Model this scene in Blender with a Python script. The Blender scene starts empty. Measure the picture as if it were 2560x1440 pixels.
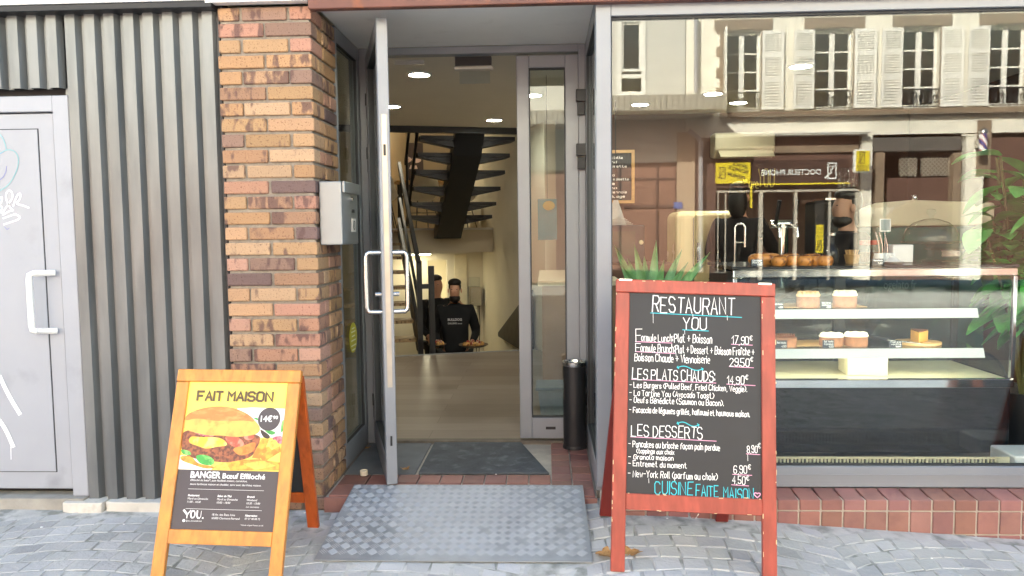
import bpy, bmesh, math, random
import numpy as np
from mathutils import Vector, Matrix
random.seed(7); rng = random.Random(11)
scene = bpy.context.scene
COL = scene.collection
rad = math.radians
# ------------------------------------------------------------------ camera
F_PX = 1935.0
CAM = np.array([0.0, -3.75, 1.40])
YAW, PITCH, ROLL = rad(2.5), rad(4.2), 0.0115
_f = np.array([-math.sin(YAW)*math.cos(PITCH), math.cos(YAW)*math.cos(PITCH), -math.sin(PITCH)])
_r0 = np.array([math.cos(YAW), math.sin(YAW), 0.0]); _u0 = np.cross(_r0, _f)
_r = _r0*math.cos(ROLL) - _u0*math.sin(ROLL); _u = _u0*math.cos(ROLL) + _r0*math.sin(ROLL)
cam_data = bpy.data.cameras.new('camera'); cam = bpy.data.objects.new('camera', cam_data); COL.objects.link(cam)
cam_data.sensor_width = 36.0; cam_data.lens = 36.0*F_PX/2560.0
cam_data.clip_start = 0.05; cam_data.clip_end = 1000
cam.matrix_world = Matrix(((_r[0], _u[0], -_f[0], CAM[0]), (_r[1], _u[1], -_f[1], CAM[1]), (_r[2], _u[2], -_f[2], CAM[2]), (0, 0, 0, 1)))
scene.camera = cam
# ------------------------------------------------------------------ world, sun, exposure
SUN_DIR = Vector((-0.50, 0.80, 0.52)).normalized()      # towards the sun: behind the shop, from the left
sun_el = math.asin(SUN_DIR.z); sun_rot = math.atan2(SUN_DIR.x, SUN_DIR.y)
world = bpy.data.worlds.new('World'); scene.world = world; world.use_nodes = True
nt = world.node_tree; nt.nodes.clear()
sky = nt.nodes.new('ShaderNodeTexSky'); sky.sky_type = 'NISHITA'; sky.sun_disc = False
sky.sun_elevation = sun_el; sky.sun_rotation = sun_rot; sky.dust_density = 4.0; sky.ozone_density = 0.4
bg = nt.nodes.new('ShaderNodeBackground'); bg.inputs['Strength'].default_value = 0.10
wo = nt.nodes.new('ShaderNodeOutputWorld')
nt.links.new(sky.outputs[0], bg.inputs[0]); nt.links.new(bg.outputs[0], wo.inputs[0])
sl = bpy.data.lights.new('sun', 'SUN'); sl.energy = 5.0; sl.angle = rad(0.5); sl.color = (1, 0.96, 0.90)
so = bpy.data.objects.new('sun', sl); COL.objects.link(so); so.location = (0, 5, 20)
so.rotation_euler = SUN_DIR.to_track_quat('Z', 'Y').to_euler()
scene.view_settings.view_transform = 'Standard'; scene.view_settings.look = 'None'
scene.view_settings.gamma = 1.0; scene.view_settings.use_curve_mapping = False
scene.view_settings.exposure = 3.12
scene.view_settings.use_white_balance = True; scene.view_settings.white_balance_temperature = 6550; scene.view_settings.white_balance_tint = 3
scene.cycles.max_bounces = 10; scene.cycles.transparent_max_bounces = 16
scene.cycles.sample_clamp_indirect = 6.0
scene.cycles.caustics_reflective = False; scene.cycles.caustics_refractive = False
# ------------------------------------------------------------------ helpers
def at(u, v, y):
    """the point of the plane y seen at pixel (u, v) of the 2560 px photograph"""
    d = _f + _r*(u-1280)/F_PX - _u*(v-720)/F_PX
    return Vector(CAM + d*((y-CAM[1])/d[1]))
def atz(u, v, z):
    d = _f + _r*(u-1280)/F_PX - _u*(v-720)/F_PX
    return Vector(CAM + d*((z-CAM[2])/d[2]))
W = {}
def props(o, label=None, cat=None, group=None, kind=None):
    if label: o['label'] = label
    if cat: o['category'] = cat
    if group: o['group'] = group
    if kind: o['kind'] = kind
    return o
def thing(name, label, cat, loc=(0, 0, 0), rz=0.0, group=None, mat=None):
    o = bpy.data.objects.new(name, None); o.empty_display_size = 0.1; COL.objects.link(o)
    m = mat if mat is not None else Matrix.Translation(Vector(loc)) @ Matrix.Rotation(rz, 4, 'Z')
    o.matrix_world = m; W[o.name] = m.copy()
    return props(o, label, cat, group)
def V(*a): return Vector(a)
class B:
    def __init__(s): s.v = []; s.f = []; s.m = []; s.c = []; s.tint = None; s.mi = 0
    def add(s, vs, fs, mi=None):
        n = len(s.v); s.v += [Vector(p) for p in vs]
        s.c += [s.tint]*len(vs)
        for f in fs: s.f.append([n+i for i in f]); s.m.append(s.mi if mi is None else mi)
        return s
    def box(s, x0, y0, z0, x1, y1, z1, T=None, mi=None):
        vs = [V(x, y, z) for z in (z0, z1) for y in (y0, y1) for x in (x0, x1)]
        if T is not None: vs = [T @ p for p in vs]
        return s.add(vs, [(0, 2, 3, 1), (4, 5, 7, 6), (0, 1, 5, 4), (2, 6, 7, 3), (0, 4, 6, 2), (1, 3, 7, 5)], mi)
    def bar(s, p, q, w, h, up=(0, 0, 1), mi=None):
        p = Vector(p); q = Vector(q); d = (q-p).normalized(); a = d.cross(Vector(up))
        if a.length < 1e-4: a = d.cross(V(1, 0, 0))
        a.normalize(); b = a.cross(d)
        vs = [c + a*(w/2*i) + b*(h/2*j) for c in (p, q) for j in (-1, 1) for i in (-1, 1)]
        return s.add(vs, [(0, 1, 3, 2), (4, 6, 7, 5), (0, 4, 5, 1), (2, 3, 7, 6), (0, 2, 6, 4), (1, 5, 7, 3)], mi)
    def tube(s, pts, r, n=8, mi=None, rs=None):
        pts = [Vector(p) for p in pts]; rings = []
        for i, p in enumerate(pts):
            d = (pts[min(i+1, len(pts)-1)] - pts[max(i-1, 0)]).normalized()
            if i == 0: a = d.orthogonal().normalized()
            else:
                a = (a - d*a.dot(d)); a = a.normalized() if a.length > 1e-5 else d.orthogonal().normalized()
            b = d.cross(a); rr = rs[i] if rs else r
            rings.append([p + (a*math.cos(2*math.pi*k/n) + b*math.sin(2*math.pi*k/n))*rr for k in range(n)])
        fs = []
        for i in range(len(pts)-1):
            for k in range(n): fs.append((i*n+k, i*n+(k+1) % n, (i+1)*n+(k+1) % n, (i+1)*n+k))
        fs.append(tuple(range(n))[::-1]); fs.append(tuple((len(pts)-1)*n+k for k in range(n)))
        return s.add([p for r_ in rings for p in r_], fs, mi)
    def lathe(s, c, prof, n=20, mi=None, sx=1, sy=1, T=None, caps=True):
        c = Vector(c); vs = []
        for (r, z) in prof:
            for k in range(n):
                a = 2*math.pi*k/n; vs.append(c + V(r*sx*math.cos(a), r*sy*math.sin(a), z))
        if T is not None: vs = [T @ p for p in vs]
        fs = [(i*n+k, i*n+(k+1) % n, (i+1)*n+(k+1) % n, (i+1)*n+k) for i in range(len(prof)-1) for k in range(n)]
        if caps and prof[0][0] > 1e-6: fs.append(tuple(range(n))[::-1])
        if caps and prof[-1][0] > 1e-6: fs.append(tuple((len(prof)-1)*n+k for k in range(n)))
        return s.add(vs, fs, mi)
    def ell(s, c, rx, ry, rz, n=14, m=8, mi=None, T=None):
        pr = [(max(math.sin(math.pi*i/m), 1e-4), -math.cos(math.pi*i/m)) for i in range(m+1)]
        vs = []
        for (r, z) in pr:
            for k in range(n):
                a = 2*math.pi*k/n; vs.append(V(c[0]+rx*r*math.cos(a), c[1]+ry*r*math.sin(a), c[2]+rz*z))
        if T is not None: vs = [T @ p for p in vs]
        return s.add(vs, [(i*n+k, i*n+(k+1) % n, (i+1)*n+(k+1) % n, (i+1)*n+k) for i in range(m) for k in range(n)], mi)
    def prism(s, poly, d, mi=None):
        poly = [Vector(p) for p in poly]; d = Vector(d); n = len(poly)
        nn = V(0, 0, 0)
        for i in range(n): nn += poly[i].cross(poly[(i+1) % n])
        if nn.dot(d) > 0: poly = poly[::-1]
        return s.add(poly+[p+d for p in poly], [tuple(range(n))] + [tuple(range(n, 2*n))[::-1]] + [((i+1) % n, i, n+i, n+(i+1) % n) for i in range(n)], mi)
    def quad(s, *p, mi=None): return s.add(list(p), [tuple(range(len(p)))], mi)
    def build(s, name, mats, parent=None, smooth=None, bevel=0.0, local=False, label=None, seg=1):
        me = bpy.data.meshes.new(name); o = bpy.data.objects.new(name, me); COL.objects.link(o)
        vs = s.v; L = Matrix.Identity(4)
        if parent is not None:
            L = W[parent.name]
            if not local:
                Li = L.inverted(); vs = [Li @ p for p in vs]
        else:
            a = np.array([tuple(p) for p in vs]); c = V((a[:, 0].min()+a[:, 0].max())/2, (a[:, 1].min()+a[:, 1].max())/2, a[:, 2].min())
            vs = [p-c for p in vs]; o.location = c; L = Matrix.Translation(c)
        me.from_pydata([tuple(p) for p in vs], [], s.f)
        if not isinstance(mats, (list, tuple)): mats = [mats]
        for m in mats: me.materials.append(m)
        me.polygons.foreach_set('material_index', s.m)
        if any(c is not None for c in s.c):
            at_ = me.attributes.new('tint', 'FLOAT_COLOR', 'POINT')
            at_.data.foreach_set('color', [x for c in s.c for x in ((c[0], c[1], c[2], c[3] if len(c) > 3 else 1.0) if c is not None else (1, 1, 1, 1))])
        me.update()
        if smooth:
            me.polygons.foreach_set('use_smooth', [True]*len(me.polygons)); me.set_sharp_from_angle(angle=rad(smooth))
        if bevel:
            md = o.modifiers.new('bevel', 'BEVEL'); md.width = bevel; md.segments = seg; md.limit_method = 'ANGLE'; md.angle_limit = rad(40)
        W[o.name] = L.copy()
        if parent is not None: o.parent = parent
        if label: o['label'] = label
        return o
def copy_tree(o, parent=None):
    c = o.copy(); COL.objects.link(c)
    if parent is not None: c.parent = parent
    for ch in [x for x in bpy.data.objects if x.parent == o]: copy_tree(ch, c)
    return c
# ------------------------------------------------------------------ materials
def lin(h):
    h = h.lstrip('#'); r = [int(h[i:i+2], 16)/255 for i in (0, 2, 4)]
    return tuple(c/12.92 if c <= 0.04045 else ((c+0.055)/1.055)**2.4 for c in r)
MATS = {}
def nodes(name):
    m = bpy.data.materials.new(name); m.use_nodes = True; n = m.node_tree
    return m, n, n.nodes['Principled BSDF'], n.nodes['Material Output']
def mat(name, col, rough=0.5, metal=0.0, var=0.15, scale=6.0, bump=0.0, bscale=80.0, stretch=(1, 1, 1), spec=0.5, col2=None, c2lo=0.5, c2hi=0.65, tint=False, rvar=0.1, detail=4):
    if name in MATS: return MATS[name]
    m, n, bs, out = nodes(name); N = n.nodes; Lk = n.links
    tc = N.new('ShaderNodeTexCoord'); mp = N.new('ShaderNodeMapping'); mp.inputs['Scale'].default_value = stretch
    Lk.new(tc.outputs['Object'], mp.inputs[0])
    nz = N.new('ShaderNodeTexNoise'); nz.inputs['Scale'].default_value = scale; nz.inputs['Detail'].default_value = detail
    Lk.new(mp.outputs[0], nz.inputs['Vector'])
    rp = N.new('ShaderNodeValToRGB'); rp.color_ramp.elements[0].position = 0.3; rp.color_ramp.elements[1].position = 0.7
    a = tuple(max(c*(1-var), 0) for c in col)+(1,); b = tuple(min(c*(1+var), 1) for c in col)+(1,)
    rp.color_ramp.elements[0].color = a; rp.color_ramp.elements[1].color = b
    Lk.new(nz.outputs['Fac'], rp.inputs[0]); c = rp.outputs[0]
    if col2:
        n2 = N.new('ShaderNodeTexNoise'); n2.inputs['Scale'].default_value = scale*1.7; n2.inputs['Detail'].default_value = 6
        Lk.new(mp.outputs[0], n2.inputs['Vector'])
        r2 = N.new('ShaderNodeValToRGB'); r2.color_ramp.elements[0].position = c2lo; r2.color_ramp.elements[1].position = c2hi
        r2.color_ramp.elements[0].color = (0, 0, 0, 1); r2.color_ramp.elements[1].color = (1, 1, 1, 1)
        Lk.new(n2.outputs['Fac'], r2.inputs[0])
        mx = N.new('ShaderNodeMix'); mx.data_type = 'RGBA'
        Lk.new(r2.outputs[0], mx.inputs[0]); Lk.new(c, mx.inputs[6]); mx.inputs[7].default_value = tuple(col2)+(1,); c = mx.outputs[2]
    if tint:
        at_ = N.new('ShaderNodeAttribute'); at_.attribute_name = 'tint'
        mx = N.new('ShaderNodeMix'); mx.data_type = 'RGBA'; mx.blend_type = 'MULTIPLY'; mx.inputs[0].default_value = 1
        Lk.new(c, mx.inputs[6]); Lk.new(at_.outputs['Color'], mx.inputs[7]); c = mx.outputs[2]
    Lk.new(c, bs.inputs['Base Color'])
    bs.inputs['Metallic'].default_value = metal; bs.inputs['Specular IOR Level'].default_value = spec
    if rvar:
        mr = N.new('ShaderNodeMapRange'); mr.inputs[3].default_value = max(rough-rvar, 0.02); mr.inputs[4].default_value = min(rough+rvar, 1)
        Lk.new(nz.outputs['Fac'], mr.inputs[0]); Lk.new(mr.outputs[0], bs.inputs['Roughness'])
    else: bs.inputs['Roughness'].default_value = rough
    if bump:
        nb = N.new('ShaderNodeTexNoise'); nb.inputs['Scale'].default_value = bscale; nb.inputs['Detail'].default_value = 5
        Lk.new(mp.outputs[0], nb.inputs['Vector'])
        bp = N.new('ShaderNodeBump'); bp.inputs['Strength'].default_value = bump; bp.inputs['Distance'].default_value = 0.01
        Lk.new(nb.outputs['Fac'], bp.inputs['Height']); Lk.new(bp.outputs[0], bs.inputs['Normal'])
    MATS[name] = m; return m
def flat(name, col, rough=0.6, spec=0.4): return mat(name, col, rough, var=0.06, scale=12, spec=spec)
def emit(name, col, strength):
    m, n, bs, out = nodes(name)
    bs.inputs['Base Color'].default_value = (0.8, 0.8, 0.8, 1); bs.inputs['Emission Color'].default_value = tuple(col)+(1,); bs.inputs['Emission Strength'].default_value = strength
    MATS[name] = m; return m
def glass(name, ior=1.55, tint=(0.93, 0.96, 0.95), rough=0.0):
    m, n, bs, out = nodes(name); N = n.nodes; Lk = n.links; N.remove(bs)
    fr = N.new('ShaderNodeFresnel'); fr.inputs['IOR'].default_value = ior
    tr = N.new('ShaderNodeBsdfTransparent'); tr.inputs[0].default_value = tuple(tint)+(1,)
    gl = N.new('ShaderNodeBsdfGlossy'); gl.inputs['Roughness'].default_value = rough
    # the geometry's back faces see the reciprocal index: use one fresnel for both sides
    ge = N.new('ShaderNodeNewGeometry'); mi = N.new('ShaderNodeMix'); mi.data_type = 'FLOAT'
    mi.inputs[2].default_value = ior; mi.inputs[3].default_value = 1.0/ior
    Lk.new(ge.outputs['Backfacing'], mi.inputs[0]); 
    fr2 = N.new('ShaderNodeFresnel'); Lk.new(mi.outputs[0], fr2.inputs['IOR'])
    ms = N.new('ShaderNodeMixShader'); Lk.new(fr2.outputs[0], ms.inputs[0]); Lk.new(tr.outputs[0], ms.inputs[1]); Lk.new(gl.outputs[0], ms.inputs[2])
    N.remove(fr); Lk.new(ms.outputs[0], out.inputs[0]); MATS[name] = m; return m
def brick_mat():
    m, n, bs, out = nodes('brick'); N = n.nodes; Lk = n.links
    at_ = N.new('ShaderNodeAttribute'); at_.attribute_name = 'tint'; tc = N.new('ShaderNodeTexCoord')
    mp = N.new('ShaderNodeMapping'); mp.inputs['Scale'].default_value = (1.5, 1.5, 0.7); Lk.new(tc.outputs['Object'], mp.inputs[0])
    n1 = N.new('ShaderNodeTexNoise'); n1.inputs['Scale'].default_value = 13; n1.inputs['Detail'].default_value = 2; n1.inputs['Roughness'].default_value = .6; Lk.new(mp.outputs[0], n1.inputs['Vector'])
    n2 = N.new('ShaderNodeTexNoise'); n2.inputs['Scale'].default_value = 120; n2.inputs['Detail'].default_value = 4; Lk.new(tc.outputs['Object'], n2.inputs['Vector'])
    ad = N.new('ShaderNodeMath'); ad.operation = 'MULTIPLY_ADD'; Lk.new(n2.outputs['Fac'], ad.inputs[0]); ad.inputs[1].default_value = .16; Lk.new(n1.outputs['Fac'], ad.inputs[2])
    a2 = N.new('ShaderNodeMath'); a2.operation = 'ADD'; Lk.new(ad.outputs[0], a2.inputs[0]); Lk.new(at_.outputs['Alpha'], a2.inputs[1])
    mr = N.new('ShaderNodeMapRange'); mr.inputs[1].default_value = 1.0; mr.inputs[2].default_value = 1.10; mr.inputs[4].default_value = .82; Lk.new(a2.outputs[0], mr.inputs[0])
    mx = N.new('ShaderNodeMix'); mx.data_type = 'RGBA'; Lk.new(mr.outputs[0], mx.inputs[0]); Lk.new(at_.outputs['Color'], mx.inputs[6]); mx.inputs[7].default_value = lin('#5f4743')+(1,)
    r2 = N.new('ShaderNodeValToRGB'); r2.color_ramp.elements[0].position = 0.30; r2.color_ramp.elements[1].position = 0.42
    r2.color_ramp.elements[0].color = (0.45, 0.40, 0.40, 1); r2.color_ramp.elements[1].color = (1.0, 1.0, 1.0, 1); Lk.new(n2.outputs['Fac'], r2.inputs[0])
    m2 = N.new('ShaderNodeMix'); m2.data_type = 'RGBA'; m2.blend_type = 'MULTIPLY'; m2.inputs[0].default_value = 1; Lk.new(mx.outputs[2], m2.inputs[6]); Lk.new(r2.outputs[0], m2.inputs[7])
    Lk.new(m2.outputs[2], bs.inputs['Base Color']); bs.inputs['Roughness'].default_value = 0.85
    bp = N.new('ShaderNodeBump'); bp.inputs['Strength'].default_value = 0.5; bp.inputs['Distance'].default_value = 0.006
    Lk.new(n2.outputs['Fac'], bp.inputs['Height']); Lk.new(bp.outputs[0], bs.inputs['Normal'])
    MATS['brick'] = m; return m
def plank_mat():
    m, n, bs, out = nodes('laminate'); N = n.nodes; Lk = n.links
    tc = N.new('ShaderNodeTexCoord')
    br = N.new('ShaderNodeTexBrick'); br.inputs['Scale'].default_value = 1.0; br.inputs['Mortar Size'].default_value = 0.0015
    br.inputs['Brick Width'].default_value = 1.2; br.inputs['Row Height'].default_value = 0.19
    br.inputs['Color1'].default_value = lin('#8c8176')+(1,); br.inputs['Color2'].default_value = lin('#766a5c')+(1,); br.inputs['Mortar'].default_value = lin('#574838')+(1,)
    Lk.new(tc.outputs['Object'], br.inputs['Vector'])
    mp = N.new('ShaderNodeMapping'); mp.inputs['Scale'].default_value = (2, 30, 1); Lk.new(tc.outputs['Object'], mp.inputs[0])
    nz = N.new('ShaderNodeTexNoise'); nz.inputs['Scale'].default_value = 2.5; nz.inputs['Detail'].default_value = 6; Lk.new(mp.outputs[0], nz.inputs['Vector'])
    rp = N.new('ShaderNodeValToRGB'); rp.color_ramp.elements[0].color = (0.72, 0.7, 0.68, 1); rp.color_ramp.elements[1].color = (1.1, 1.1, 1.1, 1); Lk.new(nz.outputs['Fac'], rp.inputs[0])
    mx = N.new('ShaderNodeMix'); mx.data_type = 'RGBA'; mx.blend_type = 'MULTIPLY'; mx.inputs[0].default_value = 1; Lk.new(br.outputs[0], mx.inputs[6]); Lk.new(rp.outputs[0], mx.inputs[7])
    Lk.new(mx.outputs[2], bs.inputs['Base Color']); bs.inputs['Roughness'].default_value = 0.38; MATS['laminate'] = m; return m
GREY = mat('grey paint aluminium', lin('#8a8d93'), 0.4, 0.15, 0.05, 3, rvar=0.06)
GREYD = mat('grey rubber gasket', lin('#2c2e31'), 0.6)
DOORG = mat('pale grey door paint', lin('#a0a3ab'), 0.42, 0.0, 0.05, 2.5, bump=0.02, col2=lin('#8b8e95'), c2lo=0.6, c2hi=0.8)
CLAD = mat('weathered bronze cladding', lin('#757879'), 0.36, 0.42, 0.14, 2.2, bump=0.03, bscale=40, stretch=(3, 3, 0.5), col2=lin('#616567'), c2lo=0.45, c2hi=0.75)
DARK = mat('dark metal', lin('#26272a'), 0.45, 0.3)
BLACK = mat('black powder coat', lin('#1c1d20'), 0.45, 0.0, 0.1)
BLACKG = mat('black gloss panel', lin('#15171c'), 0.08, 0.0, 0.05, rvar=0.02)
STEEL = mat('brushed steel', lin('#c9c7c4'), 0.24, 1.0, 0.06, 20, stretch=(1, 1, 6))
CHROME = mat('chrome', (0.82, 0.82, 0.84), 0.08, 1.0, 0.03, rvar=0.03)
ALU = mat('aluminium tread', lin('#999da2'), 0.45, 0.35, 0.12, 4, bump=0.05, bscale=120, col2=lin('#7f8387'), c2lo=0.5, c2hi=0.85)
MBOX = mat('mailbox steel', lin('#8f9395'), 0.4, 0.4, 0.06, 5)
WHITE = flat('white paint', lin('#e4e3df'), 0.5)
WALLW = mat('white plaster', lin('#d9d6cf'), 0.8, 0, 0.05, 2, bump=0.05, bscale=60)
CREAM = mat('cream wall', lin('#dfd8c4'), 0.8, 0, 0.05, 2)
BEIGE = mat('beige wall', lin('#b5a284'), 0.8, 0, 0.06, 2)
TERRA = mat('terracotta wall', lin('#5a4237'), 0.8, 0, 0.08, 2)
SOFFIT = mat('white soffit', lin('#efece8'), 0.75, 0, 0.04, 3, col2=lin('#d9d5d0'), c2lo=0.62, c2hi=0.8)
BEAM = mat('brown painted beam', lin('#6b453b'), 0.6, 0, 0.2, 5, bump=0.05, col2=lin('#8d5334'), c2lo=0.55, c2hi=0.7)
MORTAR = mat('mortar', lin('#8d8479'), 0.95, 0, 0.2, 40, bump=0.4, bscale=150)
STONE = mat('pale stone', lin('#cfcac0'), 0.8, 0, 0.1, 8, bump=0.2, bscale=60, col2=lin('#a9a49b'), c2lo=0.55, c2hi=0.8)
SETT = mat('stone setts', (0.45, 0.445, 0.435), 0.75, 0, 0.15, 2.2, bump=0.4, bscale=55, detail=9, tint=True)
JOINT = mat('paving joint sand', lin('#bbb9b5'), 0.95, 0, 0.2, 7, bump=0.25, bscale=60, col2=lin('#84857f'), c2lo=0.45, c2hi=0.66)
TILE = mat('red quarry tile', lin('#94695f'), 0.5, 0, 0.12, 7, bump=0.06, bscale=60, tint=True, col2=lin('#7f5a54'), c2lo=0.5, c2hi=0.8)
TILEJ = mat('tile grout', lin('#b9b1a4'), 0.9, 0, 0.12, 20, bump=0.2)
MATM = mat('worn dark door mat', lin('#505356'), 0.9, 0, 0.25, 9, bump=0.4, bscale=60, col2=lin('#74777a'), c2lo=0.55, c2hi=0.8)
CONC = mat('dusty concrete', lin('#6d6f70'), 0.85, 0, 0.15, 8, bump=0.15)
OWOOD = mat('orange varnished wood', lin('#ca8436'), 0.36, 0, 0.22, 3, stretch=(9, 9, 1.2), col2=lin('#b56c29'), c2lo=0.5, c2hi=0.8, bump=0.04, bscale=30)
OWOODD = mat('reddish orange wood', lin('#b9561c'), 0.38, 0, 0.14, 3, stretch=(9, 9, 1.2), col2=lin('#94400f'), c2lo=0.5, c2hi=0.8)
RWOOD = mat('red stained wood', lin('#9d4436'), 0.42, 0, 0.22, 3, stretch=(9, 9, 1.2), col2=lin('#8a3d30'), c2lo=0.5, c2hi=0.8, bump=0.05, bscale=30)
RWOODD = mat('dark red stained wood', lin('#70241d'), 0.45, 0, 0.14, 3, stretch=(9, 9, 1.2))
CHIP = flat('chipped pale wood', lin('#e3c79c'), 0.8)
CHALK = mat('chalkboard', lin('#28282b'), 0.55, 0, 0.12, 4, stretch=(1, 1, 3), rvar=0.05)
CHW = flat('white chalk ink', lin('#f4f2ee')); CHC = flat('cyan chalk ink', lin('#41c3cf')); CHP = flat('pink chalk ink', lin('#e9a6c4'))
PLANK = plank_mat(); BRICK = brick_mat()
GLASS = glass('window glass', 1.54, (0.95, 0.97, 0.96)); GLASST = glass('thin display glass', 1.38, (0.97, 0.985, 0.98))
GLASSD = glass('door glass', 1.55, (0.88, 0.92, 0.90))
WOODL = mat('light wood', lin('#c49a62'), 0.5, 0, 0.15, 4, stretch=(1, 8, 8))
# ------------------------------------------------------------------ text helpers
_font_cache = {}
def font_geo(txt, bold=0.0, shear=0.0, spacing=1.0):
    key = (txt, bold, shear, spacing)
    if key in _font_cache: return _font_cache[key]
    cu = bpy.data.curves.new('letters', 'FONT'); cu.body = txt; cu.size = 1; cu.offset = bold; cu.shear = shear; cu.space_character = spacing; cu.resolution_u = 3
    ob = bpy.data.objects.new('letters', cu); COL.objects.link(ob)
    dg = bpy.context.evaluated_depsgraph_get(); ev = ob.evaluated_get(dg); me = ev.to_mesh()
    v = np.array([tuple(p.co) for p in me.vertices]); f = [tuple(p.vertices) for p in me.polygons]
    ev.to_mesh_clear(); bpy.data.objects.remove(ob); bpy.data.curves.remove(cu)
    _font_cache[key] = (v, f); return v, f
def letters(b, txt, org, ax, ay, width=None, height=None, bold=0.0, shear=0.0, spacing=1.0, mi=None, rot=0.0, nrm=None):
    """flat letters: origin at the lower left, ax / ay unit vectors, fitted to width and cap height"""
    v, f = font_geo(txt, bold, shear, spacing); org = Vector(org); ax = Vector(ax); ay = Vector(ay)
    x0, x1 = v[:, 0].min(), v[:, 0].max(); cap = 0.729
    sx = width/(x1-x0) if width else height/cap
    sy = height/cap if height else sx
    c, s = math.cos(rot), math.sin(rot); nrm = ax.cross(ay)
    b.add([org + ax*(((p[0]-x0)*sx)*c - p[1]*sy*s) + ay*(((p[0]-x0)*sx)*s + p[1]*sy*c) for p in v], f, mi)
GL = {'A': '02 28 42;14 34', 'B': '02 08 38 47 46 35 05;35 44 43 32 02', 'C': '47 38 18 07 03 12 32 43', 'D': '02 08 28 46 44 22 02', 'E': '48 08 02 42;05 35', 'F': '48 08 02;05 35',
 'G': '47 38 18 07 03 12 32 43 45 25', 'H': '02 08;42 48;05 45', 'I': '02 08', 'J': '38 33 22 12 03', 'K': '02 08;48 05 42', 'L': '08 02 42', 'M': '02 08 25 48 42', 'N': '02 08 42 48', 'O': '18 07 03 12 32 43 47 38 18',
 'P': '02 08 38 47 46 35 05', 'Q': '18 07 03 12 32 43 47 38 18;24 42', 'R': '02 08 38 47 46 35 05;25 42', 'S': '47 38 18 07 06 15 35 44 43 32 12 03', 'T': '08 48;28 22', 'U': '08 03 12 32 43 48', 'V': '08 22 48', 'W': '08 12 26 32 48',
 'X': '02 48;08 42', 'Y': '08 25 48;25 22', 'Z': '08 48 02 42', 'a': '36 16 05 03 12 22 34;36 32', 'b': '08 02;04 16 26 35 33 22 12 03', 'c': '35 26 16 05 03 12 22 33', 'd': '38 32;34 26 16 05 03 12 22 33', 'e': '04 34 35 26 16 05 03 12 32',
 'f': '38 28 17 12;06 26', 'g': '36 16 05 03 12 22 33;36 31 20 10 01', 'h': '08 02;05 16 26 35 32', 'i': '02 06;07 08', 'j': '16 11 00;17 18', 'k': '08 02;36 04 32', 'l': '08 03 12', 'm': '02 06;05 16 25 22;25 36 45 42', 'n': '02 06;05 16 26 35 32',
 'o': '16 05 03 12 22 33 35 26 16', 'p': '00 06;05 16 26 35 33 22 12 03', 'q': '30 36;35 26 16 05 03 12 22 33', 'r': '02 06;05 16 26', 's': '35 26 16 05 14 24 33 22 12 03', 't': '18 13 22 32;06 26', 'u': '06 03 12 22 33;36 32', 'v': '06 12 26', 'w': '06 12 25 32 46',
 'x': '02 36;06 32', 'y': '06 22;46 10', 'z': '06 36 02 32', '0': '18 07 03 12 32 43 47 38 18', '1': '06 28 22', '2': '07 18 38 47 46 02 42', '3': '07 18 38 47 46 35 15;35 44 43 32 12 03', '4': '32 38 04 44', '5': '48 08 05 35 44 43 32 12 03', '6': '47 38 18 07 03 12 32 43 44 35 05',
 '7': '08 48 12', '8': '15 06 07 18 38 47 46 35 15 04 03 12 32 43 44 35', '9': '45 15 06 07 18 38 47 43 32 12 03', '.': '02 03', ',': '12 01', ':': '03 04;06 07', '+': '05 45;27 23', '-': '05 35', '(': '28 06 04 22', ')': '08 26 24 02', '\u20ac': '47 38 28 16 14 22 32 43;06 36;04 34',
 "'": '18 07', '#': '12 28;32 48;04 44;06 46', '_': '02 42'}
ACC = {'\u00e9': ('e', '17 38'), '\u00e8': ('e', '18 27'), '\u00ee': ('i', '07 18 27'), '\u00e7': ('c', '22 11'), '\u00c9': ('E', '18 29')}
_rib = [0]
def ribbon(b, pts, w, nrm, mi=None):
    """flat stroke of width w along pts with mitred joints, lying across nrm (each stroke a hair above the last)"""
    q = []
    for p in pts:
        p = Vector(p)
        if not q or (p-q[-1]).length > 1e-5: q.append(p)
    if len(q) < 2: return
    nrm = Vector(nrm).normalized(); _rib[0] = (_rib[0]+1) % 12; lift = nrm*(_rib[0]*0.00009); n = len(q)
    d = [(q[i+1]-q[i]).normalized() for i in range(n-1)]
    q[0] = q[0]-d[0]*w*.35; q[-1] = q[-1]+d[-1]*w*.35; L_, R_ = [], []
    for i in range(n):
        if i in (0, n-1): s_ = nrm.cross(d[0] if i == 0 else d[-1])*(w/2)
        else:
            t = d[i-1]+d[i]
            if t.length < .35: t = d[i-1].lerp(d[i], .5)+d[i-1]*.01
            t.normalize(); s_ = nrm.cross(t); s_ = s_*(w/2/max(abs(s_.dot(nrm.cross(d[i]))), .62))
        L_.append(q[i]-s_+lift); R_.append(q[i]+s_+lift)
    b.add(L_+R_, [(i, i+1, n+i+1, n+i) for i in range(n-1)], mi)
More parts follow.
